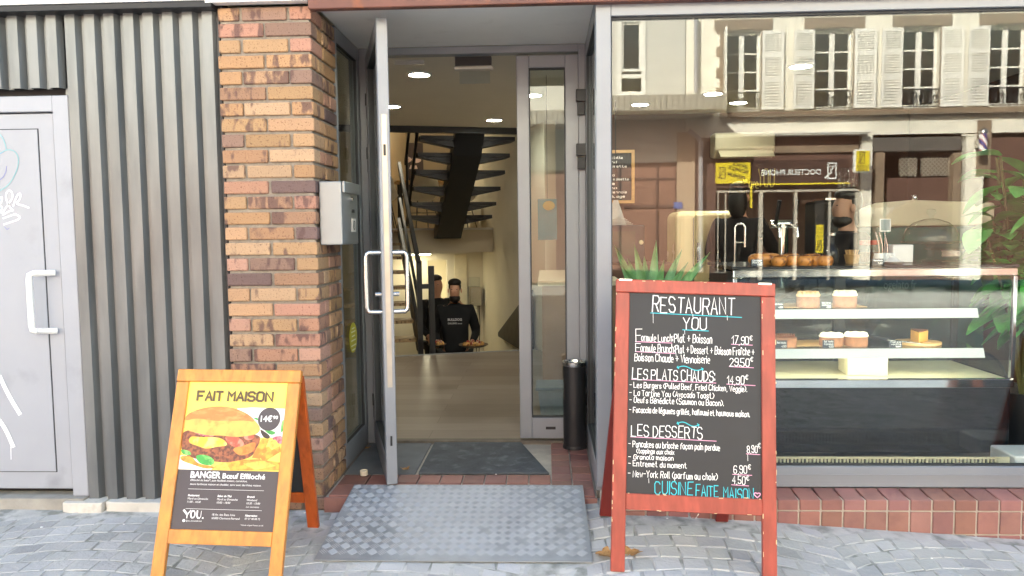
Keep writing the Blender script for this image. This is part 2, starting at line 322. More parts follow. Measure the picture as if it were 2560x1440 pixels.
def scrawl(b, txt, x0, x1, y0, h, w, fn, mi=None, jit=0.34):
    """handwriting: single-stroke letters fitted between x0 and x1 on the baseline y0; fn maps (x, y) to the surface"""
    cur = 0.0; items = []
    for ch in txt:
        if ch == ' ': cur += 2.4; continue
        base, ex = (ACC[ch][0], ACC[ch][1]) if ch in ACC else (ch, None)
        g = GL.get(base)
        if g is None: continue
        st = (g+(';'+ex if ex else '')).split(';')
        pl = [[(int(t[0]), int(t[1])-2) for t in s_.split()] for s_ in st]
        wd = max(p[0] for q in pl for p in q); items.append((cur, pl)); cur += wd+1.5
    tot = max(cur-1.5, 1); sx = (x1-x0)/tot; sy = h/6.0
    nrm = (fn(1, 0)-fn(0, 0)).cross(fn(0, 1)-fn(0, 0)).normalized()
    for (c, pl) in items:
        jy = rng.uniform(-jit, jit)*0.8; sc = rng.uniform(0.94, 1.06) if jit else 1.0; sh = rng.uniform(-0.06, 0.1) if jit else 0.0
        for q in pl:
            pts = [fn(x0+(c+p[0]+p[1]*sh+rng.uniform(-jit, jit)*0.35)*sx, y0+(p[1]*sc+jy+rng.uniform(-jit, jit)*0.35)*sy) for p in q]
            ribbon(b, pts, w, nrm, mi)
# ================================================================== GROUND
GX = [-400, -30, -3.0, -1.1, 0.0, 0.3, 0.85, 1.06, 2.22, 3.5, 5, 400]; GZ = [0.02, 0.02, 0.02, 0.008, 0.05, 0.066, 0.042, 0.022, -0.062, -0.13, -0.16, -0.16]
SX = [-3, -1.1, 0.15, 0.6, 1.0, 2.2, 3.5]; SY = [0.02, 0.02, 0.10, 0.10, 0.075, 0.02, 0.02]
def gz(x, y): return float(np.interp(x, GX, GZ)) + float(np.interp(x, SX, SY))*max(min(y, 0), -0.7) + 0.02*max(min(y+0.7, 0), -2.6)
b = B()
xs = [-400, -60, -14, -8] + [round(-5+0.4*i, 2) for i in range(36)] + [14, 30, 400]; ys = [-400, -60, -15, -10, -6, -4, -3.2, -2.4, -1.8, -1.2, -0.7, -0.5, -0.3, 0.0, 0.16]
vs = [V(x, y, gz(x, y)) for y in ys for x in xs]; nx = len(xs)
b.add(vs, [(j*nx+i, j*nx+i+1, (j+1)*nx+i+1, (j+1)*nx+i) for j in range(len(ys)-1) for i in range(nx-1)])
pv = b.build('pavement', JOINT, smooth=30); props(pv, kind='structure')
# setts laid in segmental arcs
b = B(); wcol, R0 = 1.30, 1.35; step = 0.098
for ci in range(-4, 10):
    xc = 0.62 + ci*wcol; edge = math.sqrt(R0*R0-(wcol/2)**2)
    a_max = math.asin(wcol/2/R0)
    for k in range(0, 104):
        y0 = -9.6 + k*step + 0.03*(ci % 3)
        n = 13; a = -a_max + rng.uniform(-0.04, 0.02)
        while a < a_max-0.02:
            da = rng.uniform(0.082, 0.128)/R0; a1 = min(a+da, a_max)
            if a_max-a1 < 0.05: a1 = a_max
            gap = 0.0048
            def pt(aa, t): return (xc+R0*math.sin(aa), y0 + (R0*math.cos(aa)-edge)*-1*-1 + t*step)
            g = gap/R0
            q = [pt(a+g, 0.06), pt(a1-g, 0.06), pt(a1-g, 0.94), pt(a+g, 0.94)]
            a = a1
            cx = sum(p[0] for p in q)/4; cy = sum(p[1] for p in q)/4
            lim = -0.155 if cx > 0.22 else (0.02 if cx > -1.1 else -0.07)
            if cy > lim-0.05 or cy < -9.2 or cx < -4.6 or cx > 9: continue
            q = [(x+rng.uniform(-.006, .006), y+rng.uniform(-.006, .006)) for x, y in q]
            hh = rng.uniform(0.0, 0.0012); s_ = 0.93
            top = [(cx+(x-cx)*s_, cy+(y-cy)*s_) for x, y in q]
            tl = rng.uniform(-.02, .02); tm = rng.uniform(-.02, .02)
            g_ = rng.uniform(0.88, 1.08) * (0.8 if rng.random() < 0.08 else 1); b.tint = (g_, g_*rng.uniform(.985, 1.01), g_*rng.uniform(.98, 1.03))
            b.add([V(x, y, gz(x, y)-0.004) for x, y in q] + [V(x, y, gz(x, y)+0.0015+hh+tl*(x-cx)+tm*(y-cy)) for x, y in top],
                  [(4, 5, 6, 7), (0, 1, 5, 4), (1, 2, 6, 5), (2, 3, 7, 6), (3, 0, 4, 7)])
st = b.build('cobblestones', SETT); props(st, kind='structure')
# ================================================================== CAFE BUILDING SHELL
PORCH_Z = 0.09; FLOOR_Z = 0.10
O2 = V(-1.35, 4.35, 0); AX = rad(15.5); EX = V(math.cos(AX), math.sin(AX), 0); EY = V(-math.sin(AX), math.cos(AX), 0)
ROT = Matrix.Translation(O2) @ Matrix.Rotation(AX, 4, 'Z')
def L(a, b_, z): return O2 + EX*a + EY*b_ + V(0, 0, z)
bld = thing('cafe_building', 'cafe building with glazed shop front, brown beam and white porch ceiling', 'building', (0, 0.3, 0))
b = B(); b.box(-14, 0.02, 2.62, 12, 0.34, 7.6); b.box(-14, 0.34, 7.3, 12, 11, 7.6); b.box(-14, 0.34, 2.7, -13.7, 11, 7.3); b.box(11.7, 0.34, 2.7, 12, 11, 7.3); b.box(-14, 10.7, -1.2, 12, 11, 7.3)
b.build('upper_wall', WALLW, bld)
b = B(); b.box(-14, 0.10, -0.1, -1.58, 0.16, 2.62); b.box(-14, 0.16, -0.1, -2.5, 0.3, 2.62)
b.build('backing_wall', DARK, bld)
b = B(); b.box(-1.112, -0.05, 2.458, 7, 0.0, 2.53); b.box(-1.60, -0.05, 2.531, 7, 0.018, 2.60); b.build('beam', BEAM, bld, bevel=0.004)
b = B(); b.box(-1.60, -0.075, 2.602, 7, 0.0, 2.75); b.box(-6, -0.06, 2.509, -1.605, 0.0, 2.75); b.box(-1.604, -0.055, 2.498, -1.114, -0.002, 2.5295); b.build('fascia', WHITE, bld)
b = B(); b.box(-6, -0.052, 2.478, -1.575, 0.10, 2.508); b.build('flashing', DARK, bld, bevel=0.003)
b = B(); b.box(-1.115, 0.02, 2.508, 0.246, 0.955, 2.56); b.build('porch_ceiling', SOFFIT, bld)
# interior shell
b = B()
b.prism([V(-2.4, 0.96, 2.552), V(3.6, 0.96, 2.552), V(3.6, 4.3, 2.552), V(0.6, 4.3, 2.552), L(1.9, 0.42, 2.552), L(-1.3, 0.42, 2.552)], (0, 0, 0.1))
b.box(0.246, 0.05, 2.552, 3.6, 0.96, 2.65); b.box(-2.4, 0.17, 2.552, -1.115, 0.96, 2.65)
b.build('ceiling', mat('ceiling paint', lin('#ded8cc'), 0.85, 0, 0.03, 2), bld)
b = B(); b.box(-2.5, 0.17, -1.2, -2.4, 10.7, 4.2); b.build('side_wall', BEIGE, bld)
b = B(); b.box(0.33, 4.15, FLOOR_Z, 3.7, 4.3, 2.6); b.box(3.6, 0.05, FLOOR_Z, 3.7, 4.15, 2.6); b.build('cafe_wall', TERRA, bld)
b = B(); p = [L(1.33, -0.25, -1.1), L(1.33, 5.6, -1.1), L(1.45, 5.6, -1.1), L(1.45, -0.25, -1.1)]; b.prism(p, (0, 0, 5.2)); b.build('stairwell_wall', CREAM, bld)
b = B(); T = ROT
b.box(-1.4, 5.5, 1.43, 1.33, 5.62, 4.2, T); b.build('mezzanine_wall', mat('brown beige wall', lin('#8f7f66'), .8, 0, .06, 2), bld)
b = B(); b.box(-1.4, 2.5, 1.11, 1.33, 5.5, 1.43, T); b.build('mezzanine_floor', mat('mezzanine slab', lin('#d3c9b2'), 0.7, 0, 0.05, 2), bld)
b = B(); b.box(-1.4, 2.485, 1.425, 1.33, 2.5, 1.455, T); b.build('edge_trim', WHITE, bld)
b = B(); b.box(-1.4, 0.36, 4.1, 1.5, 5.7, 4.2, T); b.build('stairwell_ceiling', WALLW, bld)
b = B(); b.box(-1.5, 0.365, 2.485, 1.33, 0.43, 2.66, T); b.box(-1.5, 0.43, 2.66, 1.33, 0.49, 4.1, T); b.build('stair_beam', BLACK, bld)
# lower room back wall with an opening to the lit kitchen
b = B(); zt = 1.11; zb = -0.95; y0, y1 = 3.3, 3.38
b.box(-1.4, y0, zb, 0.50, y1, zt, T); b.box(0.79, y0, zb, 1.33, y1, zt, T); b.box(0.50, y0, 0.98, 0.79, y1, zt, T)
b.build('kitchen_wall', CREAM, bld)
b = B(); b.box(0.90, 3.285, zb, 1.09, 3.297, 1.06, T); b.build('kitchen_door', flat('cream door', lin('#e6dcc0')), bld, bevel=0.003)
b = B(); b.box(0.2, 5.2, zb, 1.33, 5.3, zt, T); b.box(0.1, 3.38, zb, 0.2, 5.3, zt, T); b.build('kitchen_back_wall', CREAM, bld)
b = B(); b.box(-1.4, -0.3, zb-0.1, 1.5, 5.6, zb, T); lf = b.build('lower_floor', mat('grey tile floor', lin('#77716a'), 0.5, 0, 0.1, 3)); props(lf, kind='structure')
b = B(); zf = FLOOR_Z
b.prism([V(-2.4, 0.97, zf-0.004), V(3.6, 0.97, zf-0.004), V(3.6, 4.2, zf-0.004), V(0.4, 4.2, zf-0.004), L(1.33, 0, zf-0.004), L(-1.4, 0, zf-0.004)], (0, 0, -0.2))
b.box(0.246, 0.06, zf-0.2, 3.6, 0.97, zf-0.004); b.box(-2.4, 0.17, zf-0.2, -1.115, 0.97, zf-0.004)
fl = b.build('wood_floor', PLANK); props(fl, kind='structure')
b = B(); b.box(-1.4, -0.012, 0.07, 1.3, 0.012, 0.104, T); b.build('floor_nosing', ALU, bld)
# ================================================================== PORCH FLOOR (tiles, mat)
b = B(); b.box(-1.115, -0.01, -0.1, 0.246, 0.97, PORCH_Z-0.012); pf = b.build('porch_floor', TILEJ); props(pf, kind='structure')
b = B()
def tiles(b, x0, y0, x1, y1, z, tx, ty, g=0.008, th=0.012):
    nx_ = max(1, round((x1-x0)/tx)); ny_ = max(1, round((y1-y0)/ty)); dx = (x1-x0)/nx_; dy = (y1-y0)/ny_
    for i in range(nx_):
        for j in range(ny_):
            k = rng.uniform(0.75, 1.1); b.tint = (k, k*rng.uniform(.92, 1.02), k*rng.uniform(.92, 1.05))
            b.box(x0+i*dx+g/2, y0+j*dy+g/2, z-th, x0+(i+1)*dx-g/2, y0+(j+1)*dy-g/2, z+rng.uniform(-.0008, .0008))
tiles(b, -0.80, 0.195, 0.02, 0.335, PORCH_Z, 0.112, 0.14); tiles(b, -0.80, 0.0, 0.02, 0.19, PORCH_Z, 0.112, 0.19); tiles(b, -1.1, 0.0, -0.80, 0.335, PORCH_Z, 0.15, 0.165)
tiles(b, 0.02, 0.0, 0.24, 0.96, PORCH_Z, 0.11, 0.115)
b.tint = (.95, .95, .95); b.box(-1.113, -.024, -.05, -.805, -.0105, .086); b.box(-.795, -.024, -.05, .15, -.0105, .086); b.box(.156, -.024, -.05, .244, -.0105, .086)
pt_ = b.build('porch_tiles', TILE, bevel=0.0015); props(pt_, kind='structure')
b = B(); b.box(-1.108, 0.345, PORCH_Z-0.011, -0.72, 0.965, PORCH_Z-0.002); pc = b.build('porch_concrete', CONC); props(pc, kind='structure')
b = B(); n = 24; pts = [V(-0.70, 0.345, 0)] + [V(-0.70+0.70*i/n, 0.345+rng.uniform(-.004, .004), 0) for i in range(1, n)] + [V(0.012, 0.345, 0), V(-0.16, 0.955, 0), V(-0.70, 0.955, 0)]
b.prism([p+V(0, 0, PORCH_Z-0.004) for p in pts], (0, 0, 0.012)); o = b.build('door_mat', MATM, bevel=0.003)
props(o, 'worn dark grey mat lying in the entrance porch behind the metal ramp', 'mat')
# ================================================================== BRICK PILLAR
pil = thing('brick_pillar', 'pillar of yellow, orange and burnt purple bricks beside the entrance', 'pillar', (-1.345, 0.2, 0))
b = B(); b.box(-1.560, 0.013, -0.02, -1.128, 0.42, 2.49); b.build('mortar', MORTAR, pil)
b = B()
BC = [lin(h) for h in ('#b98a58', '#b5855a', '#bf9266', '#b98268', '#ba8970', '#b07d5e', '#b28957', '#a57a58', '#96735f', '#775c56', '#b58c5d', '#bd976e')]
def bk(x0, y0, z0, x1, y1, z1):
    c = rng.choice(BC); k = rng.uniform(.76, .97); g3 = sum(c)/3; b.tint = tuple(min((q*.8+g3*.2)*k*1.06, 1) for q in c)+(rng.choice((.2, .27, .3, .33, .35, .38, .41, .46)),)
    j = lambda: rng.uniform(-.0025, .0025)
    b.box(x0+j(), y0+j(), z0+j()*.6, x1+j(), y1+j(), z1+j()*.6)
X0, X1 = -1.572, -1.115; P = 0.0753; nrow = 34
for r_ in range(nrow):
    z1 = 2.487 - r_*P; z0 = z1-0.0618
    if z1 < 0.02: break
    sp = (0.335 if r_ % 3 else 0.12)
    if r_ % 2 == 0:
        bk(X0, 0, z0, X0+0.108, .11, z1); bk(X0+0.119, 0, z0, X0+0.339, .11, z1)
        bk(X0+0.35, 0, z0, X1, 0.185, z1); bk(X1-0.11, 0.197, z0, X1+0.002, 0.42, z1)
    else:
        bk(X0, 0, z0, X0+0.222, .11, z1); bk(X0+0.233, 0, z0, X1, 0.10, z1)
        bk(X1-0.11, 0.11, z0, X1, 0.185, z1)
        if r_ % 4 == 1: bk(X1-0.11, 0.197, z0, X1+0.002, 0.30, z1); bk(X1-0.11, 0.31, z0, X1+0.002, 0.42, z1)
        else: bk(X1-0.11, 0.197, z0, X1+0.002, 0.42, z1)
b.build('bricks', BRICK, pil, bevel=0.006, seg=2)
# ================================================================== CLADDING + LEFT DOOR + STONES
def ribs(b, x0, n, pitch, z0, z1, yf=0.014, yb=0.046, w=0.050, sl=0.016):
    pr = [(x0-(pitch-w-sl), yb)]
    for i in range(n):
        x = x0+i*pitch; pr += [(x-0.006, yb), (x, yf), (x+w, yf), (x+w+sl, yb)]
    pr.append((x0+n*pitch-sl*0.5, yb)); th = 0.004
    vs = [V(x, y, z) for z in (z0, z1) for x, y in pr] + [V(x, y+th, z) for z in (z0, z1) for x, y in pr]; m = len(pr)
    b.add(vs, [(i, i+1, m+i+1, m+i) for i in range(m-1)] + [(2*m+i+1, 2*m+i, 3*m+i, 3*m+i+1) for i in range(m-1)] + [(i+1, i, 2*m+i, 2*m+i+1) for i in range(m-1)] + [(m+i, m+i+1, 3*m+i+1, 3*m+i) for i in range(m-1)])
cl = thing('metal_cladding', 'dark ribbed metal wall cladding between grey door and brick pillar', 'wall cladding', (-1.95, 0.04, 0.05))
b = B(); ribs(b, -2.335, 8, 0.0975, 0.062, 2.506); b.build('ribbed_panel', CLAD, cl)
b = B(); ribs(b, -3.5, 12, 0.0975, 2.128, 2.506, yf=0.012); b.build('header_panel', CLAD, cl)
b = B(); b.box(-1.588, 0.03, 0.05, -1.574, 0.098, 2.5); b.build('edge_strip', BLACK, cl)
b = B(); b.box(-2.2, -0.05, 0, 0, 0, 0)
sb = B()
def stone(x0, x1, y0, y1, z0, z1, lab):
    s_ = B(); n = 10; vs = []
    pts = [V(x0+0.0, y1, 0), V(x0-0.0, y0+0.01, 0)] + [V(x0+(x1-x0)*i/n, y0+rng.uniform(-.004, .004), 0) for i in range(1, n)] + [V(x1, y0+.004, 0), V(x1, y1, 0)]
    s_.prism([p+V(0, 0, z0) for p in pts], (0, 0, z1-z0)); o = s_.build('stone_block', STONE, bevel=0.005, seg=2)
    return props(o, lab, 'stone block', 'pale stone blocks under the cladding')
stone(-2.44, -2.235, -0.055, 0.055, 0.0, 0.064, 'short pale stone block under the cladding, next to the grey door')
stone(-2.228, -1.60, -0.035, 0.055, 0.0, 0.062, 'long pale stone block under the cladding, partly behind the yellow poster board')
dr = thing('metal_door', 'pale grey metal door with white pull handle and graffiti', 'door', (-2.9, 0.05, 0.08))
b = B(); b.box(-2.424, 0.02, 0.075, -2.342, 0.10, 2.092); b.box(-3.46, 0.02, 2.015, -2.424, 0.10, 2.092); b.box(-3.54, 0.02, 0.075, -3.46, 0.10, 2.092); b.build('frame', DOORG, dr, bevel=0.003)
b = B(); b.box(-3.455, 0.034, 0.108, -2.43, 0.09, 2.008); b.build('door_leaf', DOORG, dr, bevel=0.003)
b = B(); b.box(-3.37, 0.028, 0.20, -2.512, 0.0335, 1.93); b.build('door_panel', DOORG, dr, bevel=0.001)
b = B(); b.box(-3.3725, 0.0315, 0.196, -2.508, 0.0338, 1.9345); b.build('panel_shadow_gap', GREYD, dr)  # thin dark sheet painting the shadow line around the door panel
p1 = at(138, 682, 0.02); p2 = at(143, 827, 0.02); q1 = at(72, 684, -0.045); q2 = at(80, 828, -0.045)
b = B(); A = [p1, p1.lerp(q1, .75), q1+V(0.02, 0.004, 0), q1+V(0.004, 0, -.006), q1+V(0, 0, -0.03), q2+V(0, 0, 0.03), q2+V(0.004, 0, .006), q2+V(0.02, 0.004, 0), p2.lerp(q2, .75), p2]
b.tube(A, 0.0155, 12); b.build('handle', flat('white handle paint', lin('#e9e8e4'), 0.3), dr, smooth=50)
b = B(); yd = 0.0265
def gp(x, y): return at(x*0.3886, 300+y*0.3886, yd)
N_ = (0, -1, 0)
def curve(pts, it=2):
    for _ in range(it):
        o = [pts[0]]
        for p, q in zip(pts[:-1], pts[1:]): o += [(p[0]*.75+q[0]*.25, p[1]*.75+q[1]*.25), (p[0]*.25+q[0]*.75, p[1]*.25+q[1]*.75)]
        pts = o+[pts[-1]]
    return pts
tag = [[(-30, 520), (0, 505), (15, 490), (10, 530), (-10, 550), (20, 560), (-5, 600)], [(15, 600), (40, 560), (85, 500), (75, 455), (45, 455), (35, 500), (60, 560), (85, 580)], [(85, 555), (110, 480), (135, 470), (130, 510), (100, 540), (150, 550), (185, 565)], [(20, 610), (60, 585), (85, 580)], [(22, 632), (100, 605)], [(100, 605), (145, 632), (25, 672)]]
for s_ in tag: ribbon(b, [gp(*p) for p in curve(s_)], 0.0085, N_)
for s_ in ([(0, 245), (20, 290), (60, 370), (118, 465)], [(0, 510), (40, 570), (78, 660)]):
    ribbon(b, [at(p[0]*0.4167, 840+p[1]*0.4167, yd) for p in curve(s_)], 0.022, N_)
ribbon(b, [at(66*.4167, 840+665*.4167, yd), at(67*.4167, 840+740*.4167, yd)], 0.004, N_)
b.build('white_graffiti', flat('white marker', lin('#eceef2')), dr)
b = B()
for s_ in ([(-20, 80), (10, 100), (30, 140), (42, 190)], [(0, 455), (50, 425), (95, 360), (120, 290), (118, 230), (90, 195), (45, 190), (0, 215)]): ribbon(b, [gp(*p) for p in curve(s_)], 0.0035, N_)
b.build('teal_graffiti', flat('teal marker', lin('#7fb9bd')), dr)
b = B(); ribbon(b, [gp(*p) for p in ((42, 298), (38, 335), (22, 365), (0, 385))], 0.0035, N_); ribbon(b, [gp(*p) for p in ((0, 218), (22, 205))], 0.003, N_); ribbon(b, [gp(*p) for p in ((30, 688), (45, 705), (60, 695))], 0.003, N_)
b.build('blue_graffiti', flat('blue marker', lin('#7f84b8')), dr)
b = B(); b.box(-3.6, -0.02, -0.02, -2.345, 0.1, 0.074); o = b.build('door_step', mat('old cement sill', lin('#9b978f'), 0.9, 0, 0.2, 8, bump=0.3)); props(o, 'old cement sill under the grey metal door', 'sill')
# ================================================================== MAILBOX
mb = thing('mailbox', 'brushed steel letterbox fixed to the brick pillar', 'mailbox', (-1.06, 0.2, 1.34))
b = B(); b.box(-1.112, 0.04, 1.342, -1.0, 0.365, 1.655); b.build('body', MBOX, mb, bevel=0.006, seg=2)
b = B(); b.box(-0.999, 0.05, 1.60, -0.985, 0.36, 1.656); b.build('flap', MBOX, mb, bevel=0.003)
b = B(); b.lathe((0, 0, 0), [(0.0, 0), (0.011, 0), (0.011, 0.012), (0, 0.014)], 12, T=Matrix.Translation((-0.998, 0.21, 1.575)) @ Matrix.Rotation(rad(90), 4, 'Y')); b.build('lock', CHROME, mb, smooth=40)
b = B(); b.box(-0.9995, 0.235, 1.505, -0.997, 0.285, 1.522); b.build('name_slot', BLACK, mb)
b = B(); b.box(-0.9995, 0.225, 1.405, -0.9965, 0.305, 1.475); b.build('sticker', WHITE, mb)
b = B(); ribbon(b, [V(-0.9955, 0.265+0.017*math.cos(t*.5), 1.44+0.022*math.sin(t*.5)) for t in range(14)], 0.005, (1, 0, 0)); ribbon(b, [V(-0.9955, 0.25, 1.425), V(-0.9955, 0.28, 1.458)], 0.005, (1, 0, 0)); b.build('sticker_symbol', flat('dark print', lin('#3b3436')), mb)
# ================================================================== GLAZED FRAMES
def frame_rect(b, x0, z0, x1, z1, y0, y1, l, r, bo, t):
    b.box(x0, y0, z0, x0+l, y1, z1); b.box(x1-r, y0, z0, x1, y1, z1); b.box(x0+l, y0, z0, x1-r, y1, z0+bo); b.box(x0+l, y0, z1-t, x1-r, y1, z1)
sw = thing('shop_window', 'large shop window with grey metal frame above red tiled sill', 'window', (1.8, 0.03, 0.14))
WX1 = 5.2
b = B(); frame_rect(b, 0.246, 0.138, WX1, 2.492, 0.0, 0.07, 0.072, 0.07, 0.102, 0.086); b.build('frame', GREY, sw, bevel=0.003)
b = B(); g0 = 0.004; frame_rect(b, 0.318, 0.240, WX1-0.07, 2.406, 0.02, 0.05, 0.006, 0.006, 0.006, 0.012); b.build('gasket', GREYD, sw)
b = B(); b.box(0.322, 0.028, 0.244, WX1-0.074, 0.040, 2.40); b.build('pane', GLASS, sw)
b = B(); b.box(0.3, -0.006, 0.196, WX1, 0.0005, 0.204); b.build('sill_lip', GREY, sw)
def side_light(name, label, xw, xi):
    t = thing(name, label, 'window', (xw, 0.68, 0.09)); s_ = 1 if xi > xw else -1
    y0, y1, z0, z1 = 0.425 if xw < 0 else 0.072, 0.965, PORCH_Z+0.002, 2.506; f = B(); a0, a1 = sorted((xw-0.025*0, xw-s_*0.05))
    f.box(a0, y0, z0, a1, y0+0.035, z1); f.box(a0, y1-0.06, z0, a1, y1, z1); f.box(a0, y0+0.035, z0, a1, y1-0.06, z0+0.13); f.box(a0, y0+0.035, z1-0.08, a1, y1-0.06, z1); f.build('frame', GREY, t, bevel=0.003)
    g = B(); g.box((a0+a1)/2-0.004, y0+0.03, z0+0.12, (a0+a1)/2+0.004, y1-0.055, z1-0.07); g.build('pane', GLASSD, t)
    g = B(); yy0, yy1, zz0, zz1 = y0+0.035, y1-0.06, z0+0.13, z1-0.08; xx = xw-s_*0.012
    for (u0, v0, u1, v1) in ((yy0, zz0, yy0+.006, zz1), (yy1-.006, zz0, yy1, zz1), (yy0+.006, zz0, yy1-.006, zz0+.006), (yy0+.006, zz1-.006, yy1-.006, zz1)): g.box(xx-0.008, u0, v0, xx+0.008, u1, v1)
    g.build('gasket', GREYD, t)
    return t
sl_ = side_light('side_window', 'narrow glazed panel beside the brick pillar, with round yellow sticker', -1.115, 0)
b = B(); T = Matrix.Translation((-1.128, 0.70, 0.79)) @ Matrix.Rotation(rad(90), 4, 'Y'); b.lathe((0, 0, 0), [(0, 0), (0.088, 0), (0.088, 0.0015), (0, 0.0015)], 28, T=T); b.build('sticker', flat('yellow sticker', lin('#c9bd3a')), sl_)
b = B()
for i, (z, w) in enumerate(((0.845, 0.06), (0.825, 0.09), (0.8, 0.07), (0.775, 0.1), (0.745, 0.11), (0.72, 0.07))): ribbon(b, [V(-1.1262, 0.70-w/2, z), V(-1.1262, 0.70+w/2, z)], 0.008, (1, 0, 0))
b.build('sticker_text', flat('pale print', lin('#f0ecc8')), sl_)
side_light('side_window', 'narrow glazed panel returning into the porch beside the shop window', 0.246, -1)
df = thing('door_frame', 'grey metal frame around the double entrance door', 'door frame', (-0.43, 0.97, 0.09))
b = B(); b.box(-1.114, 0.955, 0.092, -1.055, 1.03, 2.506); b.box(0.205, 0.955, 0.092, 0.246, 1.03, 2.506); b.box(-1.055, 0.955, 2.462, 0.205, 1.03, 2.506); b.build('frame', GREY, df, bevel=0.003)
b = B(); b.box(-1.05, 0.968, 0.088, 0.205, 1.02, 0.103); b.build('threshold', mat('worn threshold', lin('#6a6258'), 0.6, 0.2, 0.3, 12), df)
b = B(); b.box(-0.90, 0.945, 2.40, -0.72, 0.954, 2.425, T=Matrix.Translation((0, 0.03, 0.01))); b.build('closer_rail', STEEL, df)
b = B(); b.box(-0.54, 1.031, 2.405, -0.32, 1.09, 2.462); b.build('sensor_box', DARK, df)
b = B(); b.box(-0.55, 1.015, 2.385, -0.31, 1.10, 2.404); b.build('sensor_cover', flat('pale plastic', lin('#c9c3ba')), df, bevel=0.008)
# exit light panel hanging inside
ex = thing('exit_light', 'white emergency light hanging above the entrance door', 'emergency light', (-0.43, 1.14, 2.33))
b = B(); b.box(-0.525, 1.13, 2.318, -0.335, 1.136, 2.398); b.build('light_panel', glass('frosted plate', 1.5, (0.9, 0.93, 0.95)), ex); b = B(); b.box(-0.53, 1.11, 2.399, -0.33, 1.15, 2.43); b.build('housing', WHITE, ex, bevel=0.004)
def hinge(b, x, y, z, T=None):
    b.box(x-0.022, y-0.03, z-0.075, x+0.022, y+0.03, z-0.004, T); b.box(x-0.03, y-0.035, z+0.004, x+0.03, y+0.03, z+0.075, T)
def leaf(name, label, Wd, mat_, handles, zb=0.118, zt=2.448):
    t = thing(name, label, 'glass door', mat=mat_)
    th = 0.028; l, r, bo, tp = (0.075, 0.08, 0.13, 0.075)
    f = B(); frame_rect(f, 0, zb, Wd, zt, -th, th, l, r, bo, tp); f.build('frame', GREY, t, bevel=0.004, local=True)
    g = B(); g.box(l-0.005, -0.004, zb+bo-0.005, Wd-r+0.005, 0.004, zt-tp+0.005); g.build('pane', GLASSD, t, local=True)
    g = B(); frame_rect(g, l, zb+bo, Wd-r, zt-tp, -th+0.006, th-0.006, 0.006, 0.006, 0.006, 0.006); g.build('gasket', GREYD, t, local=True)
    return t, th
hx, hy = -1.045, 0.952; ex_, ey_ = -0.790, 0.085
ang = math.atan2(ey_-hy, ex_-hx); Ld = math.hypot(ey_-hy, ex_-hx)
dl, th = leaf('glass_door', 'open glass door leaf with steel pull handles, swung out over the ramp', Ld, Matrix.Translation((hx, hy, 0)) @ Matrix.Rotation(ang, 4, 'Z'), True)
for s_ in (-1, 1):
    b = B(); hxx = Ld-0.04; z0, z1 = 1.0, 1.30; p = s_*(th); q = s_*(th+0.075)
    b.tube([V(hxx, p, z1), V(hxx, q*.8+p*.2, z1), V(hxx, q-s_*0.006, z1-0.006), V(hxx, q, z1-0.024), V(hxx, q, z0+0.024), V(hxx, q-s_*0.006, z0+0.006), V(hxx, q*.8+p*.2, z0), V(hxx, p, z0)], 0.0125, 12)
    b.build('pull_handle', STEEL, dl, smooth=50, local=True)
b = B(); b.box(Ld-0.0005, -0.012, 0.62, Ld+0.003, 0.012, 1.98); b.build('lock_rail', mat('dull lock steel', lin('#b5aca0'), 0.35, 0.8, 0.1, 10), dl, local=True)
b = B(); b.box(Ld+0.0025, -0.006, 1.78, Ld+0.005, 0.006, 1.835); b.box(Ld+0.0025, -0.005, 0.32, Ld+0.005, 0.005, 0.37); b.build('latch_slot', BLACK, dl, local=True)
b = B(); b.tube([V(Ld-0.04, -0.06, 1.09), V(Ld-0.04, 0.06, 1.09)], 0.012, 12); b.build('lock_cylinder', STEEL, dl, local=True)
b = B()
for z in (0.33, 1.84, 2.16): hinge(b, -0.012, 0.0, z)
b.build('hinge', DARK, dl, local=True, bevel=0.002)
dr2, th = leaf('glass_door', 'closed narrow glass door leaf on the right of the entrance', 0.372, Matrix.Translation((-0.166, 0.992, 0)), False)
b = B()
for z in (0.33, 1.84, 2.16): hinge(b, 0.385, -0.04, z)
b.build('hinge', DARK, dr2, local=True, bevel=0.002)
b = B(); b.box(0.16, -0.0295, 0.175, 0.22, -0.0275, 0.192); b.build('drain_slot', BLACK, dr2, local=True)
# ================================================================== TILED SILL UNDER THE WINDOW
ts = thing('tiled_sill', 'sill of red quarry tiles under the shop window', 'sill', (2.0, -0.06, 0))
b = B(); b.box(0.26, -0.125, -0.35, WX1, 0.02, 0.118); b.build('grout', TILEJ, ts)
b = B(); tw = 0.1025; i = 0; x = 0.262
while x < WX1-0.1:
    def tt():
        k = rng.uniform(0.8, 1.12); b.tint = (k, k*rng.uniform(.9, 1.03), k*rng.uniform(.88, 1.08))
    tt(); b.prism([V(x+.005, -0.131, 0.122), V(x+tw-.005, -0.131, 0.122), V(x+tw-.004, -0.002, 0.136), V(x+.004, -0.002, 0.136)], (0, 0, -0.014))
    b.box(x+.005, -0.133, 0.072, x+tw-.005, -0.122, 0.1205)
    tt(); b.box(x+.005, -0.133, -0.04, x+tw-.005, -0.122, 0.064)
    tt(); b.box(x+.005, -0.133, -0.16, x+tw-.005, -0.122, -0.048)
    x += tw
b.build('tiles', TILE, ts, bevel=0.002)
b = B(); b.box(0.2465, 0.0305, -0.1, 0.2605, 0.02, 0.09)
